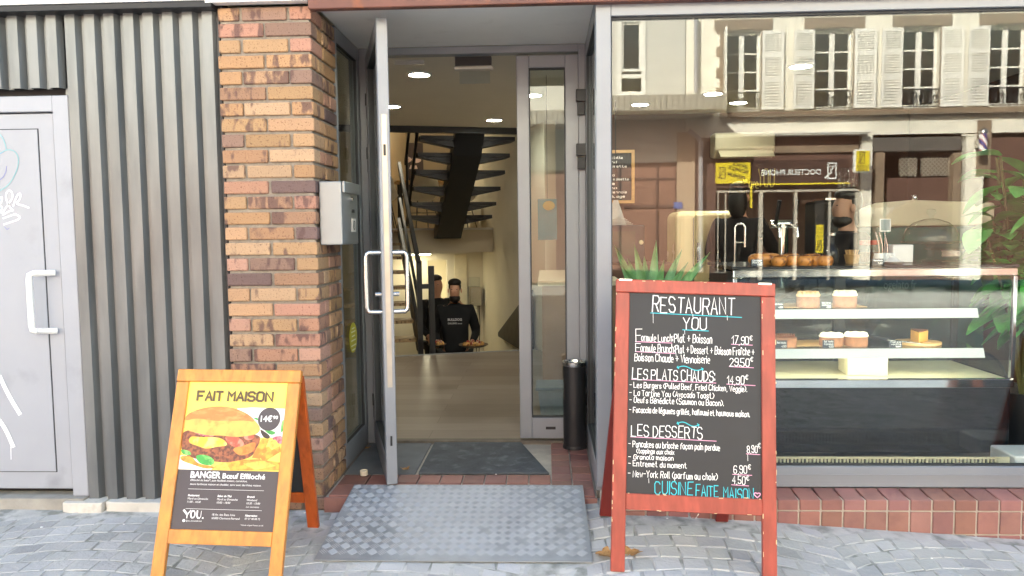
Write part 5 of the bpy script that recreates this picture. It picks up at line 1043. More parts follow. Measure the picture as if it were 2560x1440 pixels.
def person(lab, loc, rz, larm, rarm, shirt=CLOTH, trous=TROUS, hair=HAIR, beard=True, skin=SKIN, group=None, lean=0.0, scale=1.0, long_hair=False):
    """faces local -y; larm / rarm = (elbow, wrist, hand direction) in local metres, left arm is +x"""
    t = thing('person', lab, 'person', loc, rz, group)
    if scale != 1: t.scale = (scale,)*3
    ly = lambda z: -lean*max(z-.95, 0)
    N_ = [((0, 0, .95), (.15, .105)), ((0, ly(1.12), 1.12), (.14, .10)), ((0, ly(1.32), 1.32), (.16, .115)), ((0, ly(1.45)+.01, 1.45), (.085, .075)), ((0, ly(1.52), 1.52), .058), ((0, ly(1.58)-.025, 1.578), (.062, .075)), ((0, ly(1.65)-.01, 1.65), (.078, .097)), ((0, ly(1.72), 1.715), (.066, .085)), ((0, ly(1.75), 1.755), (.035, .045)), ((0, ly(1.64)-.108, 1.63), .013)]
    E_ = [(0, 1), (1, 2), (2, 3), (3, 4), (4, 5), (5, 6), (6, 7), (7, 8), (6, 9)]
    for s_ in (-1, 1):
        k = len(N_); N_ += [((s_*.09, 0, .86), .088), ((s_*.10, -.01, .48), .058), ((s_*.10, .02, .09), .04), ((s_*.11, -.14, .045), (.04, .03))]; E_ += [(0, k), (k, k+1), (k+1, k+2), (k+2, k+3)]
    hands = []
    for s_, arm in ((1, larm), (-1, rarm)):
        k = len(N_); el, wr_, hd = Vector(arm[0]), Vector(arm[1]), Vector(arm[2]).normalized()
        N_ += [((s_*.175, ly(1.42), 1.415), .062), (tuple(el), .044), (tuple(wr_), .028), (tuple(wr_+hd*.05), (.038, .02)), (tuple(wr_+hd*.09), (.038, .017))]; E_ += [(2, k), (k, k+1), (k+1, k+2), (k+2, k+3), (k+3, k+4)]
        side = hd.cross(V(0, 0, 1)); side = side.normalized() if side.length > .1 else V(1, 0, 0)
        for f, ln in ((-1.5, .06), (-.5, .075), (.5, .08), (1.5, .07)):
            q = len(N_); p = wr_+hd*.10+side*f*.018; N_ += [(tuple(p), .010), (tuple(p+hd*ln*.55+V(0, 0, -.008)), .0095), (tuple(p+hd*ln*.9+V(0, 0, -.025)), .008)]; E_ += [(k+4, q), (q, q+1), (q+1, q+2)]
        q = len(N_); th_ = -side*s_*-1; N_ += [(tuple(wr_+hd*.045+th_*.045), .012), (tuple(wr_+hd*.085+th_*.06+V(0, 0, .012)), .010)]; E_ += [(k+3, q), (q, q+1)]
        hands.append((el, wr_))
    skin_mesh('body', N_, E_, skin, t)
    N2 = [((0, 0, .86), (.172, .135)), ((0, 0, .95), (.175, .135)), ((0, ly(1.1), 1.1), (.165, .125)), ((0, ly(1.32), 1.32), (.182, .135)), ((0, ly(1.45)+.01, 1.445), (.10, .09)), ((0, ly(1.5)+.005, 1.505), .066)]; E2 = [(0, 1), (1, 2), (2, 3), (3, 4), (4, 5)]
    for s_, (el, wr_) in ((1, hands[0]), (-1, hands[1])):
        k = len(N2); N2 += [((s_*.185, ly(1.42), 1.41), .078), (tuple(el), .058), (tuple(wr_.lerp(el, .12)), .038)]; E2 += [(3, k), (k, k+1), (k+1, k+2)]
    top = skin_mesh('sweater', N2, E2, shirt, t)
    N3 = [((0, 0, .92), (.19, .14))]; E3 = []
    for s_ in (-1, 1):
        k = len(N3); N3 += [((s_*.092, 0, .84), .105), ((s_*.10, -.01, .48), .074), ((s_*.10, .02, .10), .062)]; E3 += [(0, k), (k, k+1), (k+1, k+2)]
    skin_mesh('trousers', N3, E3, trous, t)
    hy = ly(1.68)
    b = B(); b.ell((0, hy+.006, 1.737), .080, .099, .052, 16, 10); b.ell((0, hy+.045, 1.69), .076, .066, .085, 16, 10)
    if long_hair: b.ell((0, hy+.05, 1.6), .085, .07, .15, 14, 8)
    b.build('hair', hair, t, smooth=70, local=True)
    if beard: b = B(); b.ell((0, hy-.034, 1.550), .067, .077, .055, 16, 10); b.build('beard', hair, t, smooth=70, local=True)
    for s_ in (-1, 1): b = B(); b.ell((s_*.079, hy, 1.64), .01, .02, .03, 8, 6); b.build('ear', skin, t, smooth=70, local=True)
    for s_ in (-1, 1): b = B(); b.ell((s_*.028, hy-.096, 1.662), .010, .005, .005, 8, 6); b.build('eye', HAIR, t, smooth=70, local=True)
    for s_ in (-1, 1): b = B(); b.ell((s_*.11, -.10, .045), .05, .14, .045, 12, 8); b.build('shoe', BLACK, t, smooth=70, local=True)
    return t, top
LOWZ = -0.95
wt, wtop = person('bearded waiter in black sweater carrying plates up from the lower room', (-1.10, 5.55, LOWZ), rad(4), ((.255, .03, 1.13), (.20, -.27, 1.03), (.2, -1, -.0)), ((-.25, .04, 1.12), (-.19, -.25, 1.03), (-.15, -1, 0)))
b = B(); xx = [0]
def chest(x, z): return V(x, -.158-.02*(1-abs(x)/.15), z)
for txt, x0, x1, z, h in (('BULLDOG', -.085, .085, 1.285, .030), ('CALLING', -.085, .022, 1.245, .020), ('the cat', .032, .085, 1.245, .014)):
    v, f = font_geo(txt, .03, 0, 1); a0, a1 = v[:, 0].min(), v[:, 0].max(); b.add([chest(x0+(p[0]-a0)/(a1-a0)*(x1-x0), z+p[1]/.729*h) for p in v], f)
o = b.build('sweater_lettering', flat('grey print', lin('#cfcfcf')), wt, local=True)
md = o.modifiers.new('wrap', 'SHRINKWRAP'); md.target = wtop; md.wrap_method = 'PROJECT'; md.use_project_x = False; md.use_project_y = True; md.use_project_z = False; md.use_negative_direction = True; md.use_positive_direction = True; md.offset = 0.003; md.wrap_mode = 'ABOVE_SURFACE'
def plate(lab, c, r_, board=True):
    t = thing('serving_plate', lab, 'plate', c, group='plates carried by the waiter')
    b = B(); b.lathe(c, [(0, .0), (r_*.75, .0), (r_, .02), (r_, .028), (r_*.75, .012), (0, .010)], 28); b.build('plate', flat('dark stoneware', lin('#6b5c4c'), .4), t, smooth=40)
    b = B(); c = Vector(c)
    for k in range(4):
        a = k*1.6+.4; p = c+V(math.cos(a)*r_*.5, math.sin(a)*r_*.45, .03); b.ell(tuple(p), r_*.30, r_*.24, .030, 10, 6)
    b.build('bread', mat('toast', lin('#cfa15f'), .7, 0, .3, 30, col2=lin('#7d3f22'), c2lo=.5, c2hi=.65), t, smooth=60)
    b = B()
    for k in range(7):
        a = k*.9; p = c+V(math.cos(a)*r_*.42, math.sin(a)*r_*.40, .05); b.ell(tuple(p), r_*.12, r_*.1, .022, 8, 5)
    b.build('garnish', mat('garnish', lin('#a23b2d'), .6, 0, .5, 25, col2=lin('#d9c9b2'), c2lo=.5, c2hi=.6), t, smooth=60)
pw_ = W[wt.name]
c = pw_ @ V(.225, -.38, 1.012); plate('round plate of toasts on the waiter\'s left hand', c, .17)
c = pw_ @ V(-.20, -.36, 1.02); plate('smaller plate in the waiter\'s right hand behind the stair post', c, .11)
person('person in dark clothes half hidden behind the waiter and the stair post', (-1.455, 6.45, LOWZ), rad(40), ((.25, .0, 1.12), (.25, -.15, .95), (0, -.3, -1)), ((-.25, 0, 1.12), (-.22, -.18, .98), (0, -.5, -1)), beard=False)
# ================================================================== CAFE INTERIOR BEHIND THE WINDOW
def pxbox(b, u0, v0, u1, v1, y0, y1, mi=None):
    """box whose front (plane y0) covers the given photo pixels"""
    p = at(u0, v0, y0); q = at(u1, v1, y0); return b.box(min(p.x, q.x), y0, min(p.z, q.z), max(p.x, q.x), y1, max(p.z, q.z), None, mi)
CX0, CX1, CY0, CY1, CZT = 0.985, 2.44, 0.36, 0.95, 1.192
case = thing('display_case', 'glass pastry display case with chrome rails and black base', 'display case', ((CX0+CX1)/2, (CY0+CY1)/2, FLOOR_Z))
b = B(); b.box(CX0, CY0+.02, FLOOR_Z+.10, CX1, CY1, .552); b.build('base_panel', BLACKG, case, bevel=.004)
b = B(); b.box(CX0, CY0-.008, .553, CX1, CY0+.03, .600); b.build('bottom_rail', CHROME, case, bevel=.004)
CREAMP = mat('cream laminate', lin('#e6ddb8'), .22, 0, .04, 3)
b = B(); b.box(CX0+.02, CY0+.03, .553, CX1-.02, CY1, .598); b.build('deck', CREAMP, case)
b = B(); b.box(CX0, CY0-.008, 1.142, CX1, CY0+.02, 1.182); b.build('top_rail', CHROME, case, bevel=.004)
b = B(); b.box(CX0-.01, CY0-.005, 1.183, CX1+.01, CY1+.02, 1.200); b.build('top_slab', mat('black counter top', lin('#25262a'), .2, 0, .2, 12), case, bevel=.003)
for x in (CX0, CX1-.02): b = B(); b.box(x, CY0-.01, .601, x+.02, CY0+.015, 1.14); b.build('post', CHROME, case, bevel=.003)
for x in (CX0, CX1-.03): b = B(); b.box(x, CY1-.03, .601, x+.03, CY1, 1.18); b.build('post', DARK, case)
b = B(); b.box(1.72, CY1-.03, .601, 1.78, CY1, 1.18); b.build('back_post', DARK, case)
b = B(); b.box(CX0+.02, CY0, .60, CX1-.02, CY0+.006, 1.14); b.build('front_pane', GLASST, case)
b = B(); b.box(CX0+.03, CY1-.012, .60, 1.72, CY1-.006, 1.18); b.box(1.78, CY1-.012, .60, CX1-.03, CY1-.006, 1.18); b.build('back_pane', glass('tinted back glass', 1.5, (.62, .66, .64)), case)
b = B(); b.box(CX1-.008, CY0+.02, .60, CX1-.002, CY1-.03, 1.14); b.build('side_pane', GLASST, case)
b = B(); b.box(CX0-.002, CY0+.016, .60, CX0+.006, CY1-.03, 1.17); b.build('side_panel', BLACK, case)
LED = emit('display strip light', (1.0, .95, .82), 2.4)
for (zs, xe, yb_) in ((.962, 2.27, .40), (.752, 2.30, .385)):
    b = B(); b.box(CX0+.03, yb_+.02, zs, xe, CY1-.14, zs+.006); b.build('shelf', GLASST, case)
    b = B(); b.add([V(x, y, z) for x in (CX0+.03, xe) for (y, z) in ((yb_-.010, zs-.042), (yb_+.008, zs+.006), (yb_+.012, zs+.004), (yb_-.006, zs-.044))], [(0, 1, 2, 3), (7, 6, 5, 4), (0, 4, 5, 1), (1, 5, 6, 2), (2, 6, 7, 3), (3, 7, 4, 0)]); b.build('price_rail', mat('glossy white rail', lin('#efeee8'), .12, 0, .03, 3), case)
    b = B(); b.box(CX0+.05, yb_+.024, zs-.016, xe-.03, yb_+.04, zs-.004); b.build('strip_light', LED, case)
b = B(); b.box(CX0+.05, CY0+.03, 1.165, CX1-.05, CY0+.05, 1.178); b.build('strip_light', LED, case)
gr = thing('heating_grille', 'cream perforated heating grille at the foot of the shop window', 'grille', (1.7, .15, .19))
b = B(); b.box(.34, .14, .10, 2.30, .30, .176); b.build('grille_body', DARKIN, gr)
b = B(); b.box(.34, .130, .10, 2.30, .1395, .186); b.box(.34, .130, .240, 2.30, .1395, .25); x = .34; k = 0
while x < 2.24:
    b.add([V(x, .130, .1865), V(x+.007+.004*(k % 2), .130, .1865), V(x+.011-.004*(k % 2), .130, .2395), V(x, .130, .2395), V(x, .139, .1865), V(x+.007+.004*(k % 2), .139, .1865), V(x+.011-.004*(k % 2), .139, .2395), V(x, .139, .2395)], [(0, 1, 2, 3), (7, 6, 5, 4), (0, 4, 5, 1), (1, 5, 6, 2), (2, 6, 7, 3), (3, 7, 4, 0)]); x += .0185; k += 1
b.box(2.24, .13, .1865, 2.30, .1395, .2395); b.build('slotted_front', mat('cream grille paint', lin('#c9c1a2'), .5, 0, .06, 5), gr)
b = B(); b.box(2.32, .12, .11, 2.75, .34, .255); o = b.build('white_box', WHITE, bevel=.006); props(o, 'low white box on the floor at the right end of the heating grille', 'box')
# ---- pastries
CAKE = mat('brown sponge', lin('#8a5a3c'), .8, 0, .2, 40, bump=.3, bscale=150); ICING = mat('cream icing', lin('#f0e6d0'), .6, 0, .06, 30, bump=.2, bscale=60); CARAM = mat('caramel icing', lin('#e0b98a'), .6, 0, .1, 20); BUNM = mat('glazed bun', lin('#c98743'), .4, 0, .2, 14, bump=.15, bscale=60, col2=lin('#7a4018'), c2lo=.52, c2hi=.62)
SLATE = mat('slate price tag', lin('#2b3644'), .5, 0, .1, 10); TAGW = MATS['white chalk ink']
def tag_(u, v, y, w, h, lines, lab, z0, tilt=.18):
    p = at(u, v, y); p.z = z0; b = B(); f = lambda x, zz, d=0: V(p.x-w/2+x, y+zz*tilt+d, z0+zz)
    b.add([f(0, 0), f(w, 0), f(w, h), f(0, h), f(0, 0, .006), f(w, 0, .006), f(w, h, .006), f(0, h, .006)], [(0, 1, 2, 3), (7, 6, 5, 4), (0, 4, 5, 1), (1, 5, 6, 2), (2, 6, 7, 3), (3, 7, 4, 0)])
    t = thing('price_tag', lab, 'price tag', (p.x, y, z0), group='slate price tags'); b.build('slate', SLATE, t); b = B(); n_ = len(lines)
    for i, s_ in enumerate(lines): scrawl(b, s_, w*.12 if i < n_-1 else w*.5, w*.9, h*(1-(i+.85)/(n_+.2)), h*.22, .0022, lambda x, yy: f(x, yy, -.001))
    b.build('handwriting', TAGW, t)
    return t
US, LS = .969, .759
def blockcake(u0, u1, y, z, h, lab, top='icing', d=.09):
    x0, x1 = at(u0, 750, y).x, at(u1, 750, y).x; c = ((x0+x1)/2, y+d/2, z); t = thing('cake', lab, 'cake', c)
    w = (x1-x0)/2; b = B(); b.lathe(c, [(0, 0), (w*.96, 0), (w, .01), (w, h*.72), (w*.97, h*.74)], 24, sy=d/2/w); b.build('sponge', CAKE, t, smooth=40, bevel=0)
    b = B(); b.lathe(c, [(w*1.02, h*.70), (w*1.04, h*.8), (w*.9, h*.9), (0, h*.92)], 24, sy=d/2/w)
    for k in range(14):
        a = k*.45; rr_ = w*(.78 if k % 2 else .4); b.ell((c[0]+rr_*math.cos(a), c[1]+rr_*math.sin(a)*d/2/w, z+h*.92), w*.2, w*.2, h*.12, 8, 5)
    b.build('icing', ICING if top == 'icing' else CARAM, t, smooth=60)
blockcake(1998, 2056, .47, US, .085, 'round cake with cream topping on the upper shelf, between two price tags', 'caramel'); blockcake(2090, 2150, .47, US, .088, 'tall cream topped cake on the right of the upper shelf')
blockcake(2058, 2118, .45, LS, .07, 'white piped cake in the middle of the lower shelf, behind a price tag'); blockcake(2120, 2180, .45, LS, .073, 'white piped cake on the lower shelf, next to the cutting board')
b = B(); x0, x1 = at(1940, 850, .45).x, at(1998, 850, .45).x; cx = (x0+x1)/2; w = (x1-x0)/2; ct = thing('cake', 'chocolate cake with caramel ribs at the left end of the lower shelf', 'cake', (cx, .5, LS)); b.lathe((cx, .5, LS), [(0, 0), (w, 0), (w*1.02, .045), (w*.9, .052), (0, .055)], 24); b.build('sponge', CAKE, ct, smooth=40)
b = B()
for k in range(-4, 5): b.bar((cx+k*w*.2-.012, .5-w*math.sqrt(max(1-(k*.2)**2, 0))*.9, LS+.058), (cx+k*w*.2+.012, .5+w*math.sqrt(max(1-(k*.2)**2, 0))*.9, LS+.058), .007, .008)
b.build('caramel_ribs', mat('dark caramel', lin('#8a4a22'), .35, 0, .1, 20), ct)
for u0, u1, y, z, lab in ((1930, 2165, .52, US, 'thin wooden serving board on the upper shelf under the cakes'), (1935, 2130, .50, LS, 'thin wooden serving board on the lower shelf under the cakes')):
    p = at(u0, 760, y).x; q = at(u1, 760, y).x; b = B(); b.box(p, y-.02, z-.0005, q, y+.22, z+.001); o = b.build('serving_board', WOODL); props(o, lab, 'board')
tag_(1946, 765, .425, .058, .035, ('Roll Pecan', '4,50'), 'slate price tag at the left end of the upper shelf', US); tag_(2066, 762, .425, .058, .036, ('Roll Citron', 'meringue', '4,50'), 'slate price tag between the two cakes of the upper shelf', US)
tag_(1954, 862, .405, .06, .042, ('Roll Nutella', '4,50'), 'slate price tag leaning on the ribbed chocolate cake', LS); tag_(2072, 860, .405, .06, .042, ('Roll Vanille', 'Caramel', '4,50'), 'slate price tag in front of the white piped cakes', LS); tag_(2240, 860, .41, .066, .036, ('Flan a la', 'vanille', 'la part'), 'slate price tag in front of the round cutting board', LS)
cb = at(2303, 850, .52); b = B(); b.lathe((cb.x, .56, LS), [(0, 0), (.115, 0), (.115, .012), (0, .012)], 36, sx=1.05, sy=.9); o = b.build('cutting_board', WOODL, smooth=40); props(o, 'round wooden cutting board on the lower shelf carrying a slice of flan', 'cutting board')
fl_ = thing('flan_slice', 'slice of golden flan on the round cutting board', 'flan', (cb.x+.0, .53, LS+.013)); b = B(); b.prism([V(cb.x-.035, .47, LS+.013), V(cb.x+.055, .56, LS+.013), V(cb.x-.02, .60, LS+.013)], (0, 0, .058)); b.build('custard', mat('custard', lin('#e3a94e'), .5, 0, .1, 20), fl_)
b = B(); b.prism([V(cb.x-.036, .469, LS+.072), V(cb.x+.056, .56, LS+.072), V(cb.x-.02, .601, LS+.072)], (0, 0, .006)); b.build('browned_top', mat('browned top', lin('#6b3a1c'), .5, 0, .2, 30), fl_)
kn = thing('cake_knife', 'black handled cake knife lying across the lower shelf', 'knife', (1.93, .55, LS)); k0, k1, k2 = V(1.80, .62, LS+.03), V(1.88, .56, LS+.022), V(2.02, .47, LS+.014); b = B(); b.bar(k0, k1, .022, .016); b.build('handle', BLACK, kn, bevel=.004); b = B(); b.bar(k1, k2, .03, .003); b.build('blade', STEEL, kn)
b = B(); p = at(2116, 938, .47); q = at(2228, 888, .47); T = Matrix.Translation(((p.x+q.x)/2, .55, .599)) @ Matrix.Rotation(rad(-6), 4, 'Z'); w = (q.x-p.x)/2*.88; b.box(-w, -.09, 0, w, .10, .098, T); o = b.build('cake_box', mat('cream cardboard', lin('#efe6c4'), .7, 0, .03, 4), bevel=.003); props(o, 'closed cream cardboard cake box on the deck of the display case', 'box')
# ---- on top of the case
ZT_ = 1.2005
def bun(u, v, y, r_, h, lab, lng=1.0):
    p = at(u, v, y); t = thing('bun', lab, 'bun', (p.x, y, ZT_), group='glazed buns on the display case')
    b = B(); b.lathe((p.x, y, ZT_), [(0, 0), (r_*.85, 0), (r_, h*.3), (r_*.98, h*.65), (r_*.8, h*.9), (r_*.45, h), (0, h*.97)], 20, sx=lng); b.build('crust', BUNM, t, smooth=60)
    b = B(); b.tube([V(p.x+r_*lng*.75*(1-k/26)*math.cos(k*.6), y+r_*.75*(1-k/26)*math.sin(k*.6), ZT_+h*(.9+.1*k/22)) for k in range(22)], .005, 5); b.build('swirl', mat('cinnamon swirl', lin('#6d3512'), .35, 0, .1, 20), t, smooth=60)
for i, (u, y, r_, h, ln) in enumerate(((1912, .60, .062, .062, 1.5), (1948, .47, .042, .05, 1), (1985, .50, .044, .052, 1.1), (2012, .46, .044, .052, 1), (2040, .50, .044, .05, 1), (2062, .46, .044, .05, 1), (1975, .62, .05, .058, 1.2), (2030, .62, .048, .056, 1.1))):
    bun(u, 660, y, r_, h, ('long glazed brioche at the back left of the row of buns', 'round bun just right of the first price tag', 'third bun from the left in the front row of buns', 'middle bun of the front row', 'bun second from the right end of the row', 'bun at the right end of the row', 'back row bun behind the middle of the row', 'back row bun near the right end')[i], ln)
tag_(1893, 668, .40, .062, .035, ('Cinnamon', 'Roll\u0027s', '4,50'), 'slate price tag left of the buns on top of the display case', ZT_); tag_(2195, 660, .42, .06, .032, ('Viennoiserie', '1,50'), 'slate price tag alone in the middle of the display case top', ZT_)
def on_top(u, y): p = at(u, 650, y); return V(p.x, y, ZT_)
c = on_top(2080, .62); t = thing('glass_bottle', 'clear glass carafe on the counter behind the buns', 'bottle', c); b = B(); b.lathe(c, [(.036, 0), (.038, .05), (.03, .08), (.012, .11), (.011, .15), (.015, .155)], 20); b.build('body', GLASST, t, smooth=50); b = B(); b.lathe(c, [(0, .155), (.016, .155), (.016, .168), (0, .17)], 14); b.build('stopper', STEEL, t)
c = on_top(2130, .6); t = thing('stick_cup', 'cup full of wooden stirring sticks on the counter', 'cup', c); b = B(); b.lathe(c, [(.032, 0), (.042, .05), (.04, .05), (.03, .004)], 18); b.build('cup', mat('wicker', lin('#a58050'), .8, 0, .2, 60), t, smooth=50); b = B()
for k in range(26): a = k*2.4; r_ = .032*math.sqrt((k+.5)/26); b.bar(c+V(r_*.7*math.cos(a), r_*.7*math.sin(a), .01), c+V(r_*1.25*math.cos(a), r_*1.25*math.sin(a), .075), .004, .002)
b.build('sticks', WOODL, t)
for i, u in enumerate((2161, 2184)):
    c = on_top(u, .66+.05*i); t = thing('spice_jar', ('small glass jar with red lid beside the stick cup', 'small glass jar with red lid left of the white pots')[i], 'jar', c, group='jars with red lids'); b = B(); b.lathe(c, [(0, 0), (.03, 0), (.031, .08), (.024, .095), (.024, .1)], 16); b.build('jar', GLASST, t, smooth=40); b = B(); b.lathe(c, [(.0, .004), (.027, .004), (.027, .06), (0, .06)], 14); b.build('contents', mat('cocoa', lin('#4a2b1e'), .8), t); b = B(); b.lathe(c, [(.028, .1), (.028, .125), (0, .127)], 16); b.build('lid', flat('red lid', lin('#a3322c'), .4), t)
for i, u in enumerate((2198, 2207, 2219)):
    c = on_top(u, .58+.03*i); t = thing('spoon_pot', ('leftmost white pot with a long spoon', 'middle white pot with a long spoon', 'white pot with a long spoon nearest the white box')[i], 'pot', c, group='white pots with long spoons'); b = B(); b.lathe(c, [(0, 0), (.02, 0), (.03, .03), (.026, .055), (.022, .055), (.02, .03)], 16); b.build('pot', WHITE, t, smooth=60); b = B(); b.tube([c+V(0, 0, .04), c+V(-.004, 0, .10), c+V(-.016, 0, .15), c+V(-.022, 0, .17)], .004, 6); b.build('spoon', STEEL, t, smooth=50)
c = on_top(2232, .52); t = thing('sugar_bowl', 'low white china bowl in front of the white box', 'bowl', c); b = B(); b.lathe(c, [(0, 0), (.045, 0), (.06, .012), (.04, .016), (.02, .03), (.012, .04), (0, .042)], 24); b.build('bowl', WHITE, t, smooth=50); b = B(); b.ell((c.x, c.y, c.z+.048), .012, .012, .01, 10, 6); b.build('knob', WHITE, t, smooth=60)
b = B(); pxbox(b, 2232, 655, 2284, 610, .62, .72); o = b.build('white_carton', WHITE, bevel=.003); o.location.z = ZT_+.001; props(o, 'plain white carton standing on the counter beside the glass dome', 'box')
t = thing('card_holder', 'white rounded card frame on a stem behind the spoons', 'card holder', on_top(2213, .70)); p = at(2200, 578, .7); q = at(2226, 548, .7); b = B(); b.tube([V(p.x, .7, p.z), V(p.x, .7, q.z), V(q.x, .7, q.z), V(q.x, .7, p.z), V(p.x, .7, p.z)], .004, 6); b.build('frame', WHITE, t); b = B(); m_ = (p.x+q.x)/2; b.tube([V(m_, .7, p.z), V(m_, .7, ZT_)], .003, 6); b.build('stem', STEEL, t); b = B(); b.box(p.x, .699, p.z, q.x, .701, q.z); b.build('card', flat('grey card', lin('#8b9492')), t)
c = on_top(2325, .75); t = thing('cake_dome', 'glass cake dome on a footed glass stand', 'cake dome', c); zb_ = 1.31-ZT_; b = B(); b.lathe(c, [(.05, 0), (.045, .008), (.014, .02), (.018, .05), (.012, .08), (.03, zb_-.012), (.15, zb_-.006), (.155, zb_+.004), (.15, zb_)], 32); b.build('stand', GLASST, t, smooth=50)
b = B(); b.lathe(c, [(.145, zb_+.005), (.142, zb_+.04), (.125, zb_+.08), (.09, zb_+.112), (.04, zb_+.13), (.012, zb_+.134), (.012, zb_+.15), (.024, zb_+.165), (.022, zb_+.185), (0, zb_+.19)], 32); b.build('dome', GLASST, t, smooth=50)
c = on_top(2394, .55); t = thing('cake_stand', 'empty flat glass cake stand at the right of the counter', 'cake stand', c); b = B(); b.lathe(c, [(.085, 0), (.085, .006), (.03, .016), (.014, .03), (.016, .065), (.03, .07), (.165, .072), (.168, .08), (0, .08)], 32); b.build('glass_stand', GLASST, t, smooth=50)
# ---- behind: ice cream cart, plant, machine, fridge, sink, oven, board, air conditioner
TEAL = mat('teal paint', lin('#1f5a57'), .35, 0, .06, 3)
cart = thing('ice_cream_cart', 'teal ice cream cart with a pale rounded lid behind the counter', 'ice cream cart', (2.5, 1.75, FLOOR_Z))
b = B(); b.box(2.20, 1.5, .35, 2.92, 2.05, 1.40); bd = b.build('body', TEAL, cart, bevel=.02, seg=2)
b = B(); b.prism([V(2.18, 1.48, 1.402), V(2.95, 1.48, 1.402), V(2.95, 1.48, 1.55), V(2.42, 1.48, 1.575), V(2.30, 1.48, 1.53), V(2.22, 1.48, 1.44)], (0, .6, 0)); b.build('lid', mat('pale lid', lin('#cfc6ae'), .4, 0, .05, 4), cart, bevel=.015, seg=2)
b = B(); b.ell((2.44, 1.5, 1.59), .02, .02, .02, 10, 6); b.build('lid_knob', CHROME, cart, smooth=60)
p = at(2209, 722, 1.498); q = at(2291, 722, 1.498); b = B(); letters(b, 'ogelato.fr', (p.x, 1.4975, p.z), (1, 0, 0), (0, 0, 1), width=q.x-p.x, height=.062, bold=.01); b.build('cart_lettering', flat('pale cart print', lin('#dfe6de')), bd)
b = B(); b.box(2.62, 1.495, 1.20, 2.74, 1.4995, 1.24); b.build('handle_plate', STEEL, cart)
for x in (2.3, 2.82): b = B(); b.lathe((0, 0, 0), [(0, -.02), (.22, -.02), (.24, 0), (.22, .02), (0, .02)], 24, T=Matrix.Translation((x, 1.46, .345)) @ Matrix.Rotation(rad(90), 4, 'X')); b.build('wheel', BLACK, cart, smooth=40)
plt = thing('potted_plant', 'leafy green pot plant filling the right end of the shop window', 'plant', (2.74, .78, FLOOR_Z))
LEAFG = mat('glossy leaf', lin('#5cab54'), .35, 0, .4, 7, col2=lin('#a4d070'), c2lo=.6, c2hi=.8)
b = B(); b.lathe((2.74, .78, FLOOR_Z), [(0, 0), (.16, 0), (.2, .36), (.18, .36), (.17, .3), (0, .3)], 24); b.build('pot', BLACK, plt, smooth=40)
st_ = B(); lf_ = B()
for k in range(26):
    a = k*2.4; tp = V(2.74+.32*math.cos(a)*rng.uniform(.2, 1), .78+.26*math.sin(a)*rng.uniform(.2, 1), rng.uniform(1.2, 1.80)); p0 = V(2.74, .78, .38); md_ = p0.lerp(tp, .5)+V(0, 0, .12)
    st_.tube([p0, md_, tp], .008, 5)
    for j in range(9):
        s_ = .42+.58*j/8; c = p0.lerp(md_, s_*2) if s_ < .5 else md_.lerp(tp, s_*2-1)
        aa = rng.uniform(0, 6.28); ln = rng.uniform(.16, .27); wd = ln*.31; dirv = V(math.cos(aa), math.sin(aa), rng.uniform(-.5, .5)).normalized(); sd = dirv.cross(V(0, 0, 1)).normalized(); up = sd.cross(dirv)
        vs = []; fs = []
        for i in range(7):
            t_ = i/6; w_ = wd*math.sin(math.pi*min(t_*.93+.05, 1))**.8; cc_ = c+dirv*(ln*t_)-V(0, 0, 1)*(.35*ln*t_*t_); vs += [cc_-sd*w_+up*w_*.35, cc_, cc_+sd*w_+up*w_*.35]
            if i: n_ = (i-1)*3; fs += [(n_, n_+1, n_+4, n_+3), (n_+1, n_+2, n_+5, n_+4)]
        lf_.add(vs, fs)
st_.build('stem', mat('plant stem', lin('#5d5a32'), .7), plt); lf_.build('foliage', LEAFG, plt, smooth=60)
ag = thing('agave_plant', 'spiky agave plant behind the top edge of the red menu board', 'plant', (.56, .42, FLOOR_Z))
AG = mat('agave leaf', lin('#6b9a62'), .45, 0, .2, 3, stretch=(6, 6, 1), col2=lin('#9dbb8a'), c2lo=.55, c2hi=.8)
b = B(); b.lathe((.56, .42, FLOOR_Z), [(0, 0), (.13, 0), (.17, .72), (.15, .72), (.14, .66), (0, .66)], 24); b.build('pot', mat('dark planter', lin('#3a3c3f'), .5), ag, smooth=40)
b = B(); c0 = V(.56, .42, .78)
for k, (u, v) in enumerate(((1535, 612), (1568, 645), (1585, 610), (1640, 600), (1660, 650), (1705, 622), (1775, 630), (1760, 660), (1550, 655), (1610, 640), (1720, 655), (1690, 668))):
    yt = .42+(.08 if k % 2 else -.06)*(1+k % 3*.5); tp = at(u, v, yt); d = tp-c0; sd = d.cross(V(0, 1, 0)).normalized(); w_ = .044; vs = []; fs = []
    for i in range(9):
        t_ = i/8; ww = w_*(1-t_**1.6)*(.7+.6*min(t_*3, 1)*.5)+.0005; cc_ = c0+d*t_+V(0, 0, .05*math.sin(math.pi*t_)); vs += [cc_-sd*ww+V(0, -.008, 0), cc_+V(0, .006, 0), cc_+sd*ww+V(0, -.008, 0)]
        if i: n_ = (i-1)*3; fs += [(n_, n_+1, n_+4, n_+3), (n_+1, n_+2, n_+5, n_+4)]
    b.add(vs, fs)
b.build('leaves', AG, ag, smooth=60)
cf_ = thing('coffee_machine', 'black espresso machine behind the counter under the hanging sign reflection', 'coffee machine', (2.15, 1.9, 1.0)); b = B(); pxbox(b, 2068, 640, 2152, 500, 1.8, 2.3); bb_ = b.build('body', BLACK, cf_, bevel=.02, seg=2)
p = at(2095, 522, 1.797); q = at(2142, 522, 1.797); b = B(); letters(b, 'ESPRESSO', (p.x, 1.797, p.z), (1, 0, 0), (0, 0, 1), width=q.x-p.x, height=.035, bold=.02); b.build('machine_lettering', flat('grey machine print', lin('#77777c')), bb_)
b = B(); pxbox(b, 2064, 500, 2156, 494, 1.78, 2.32); b.build('cup_rail', CHROME, cf_)
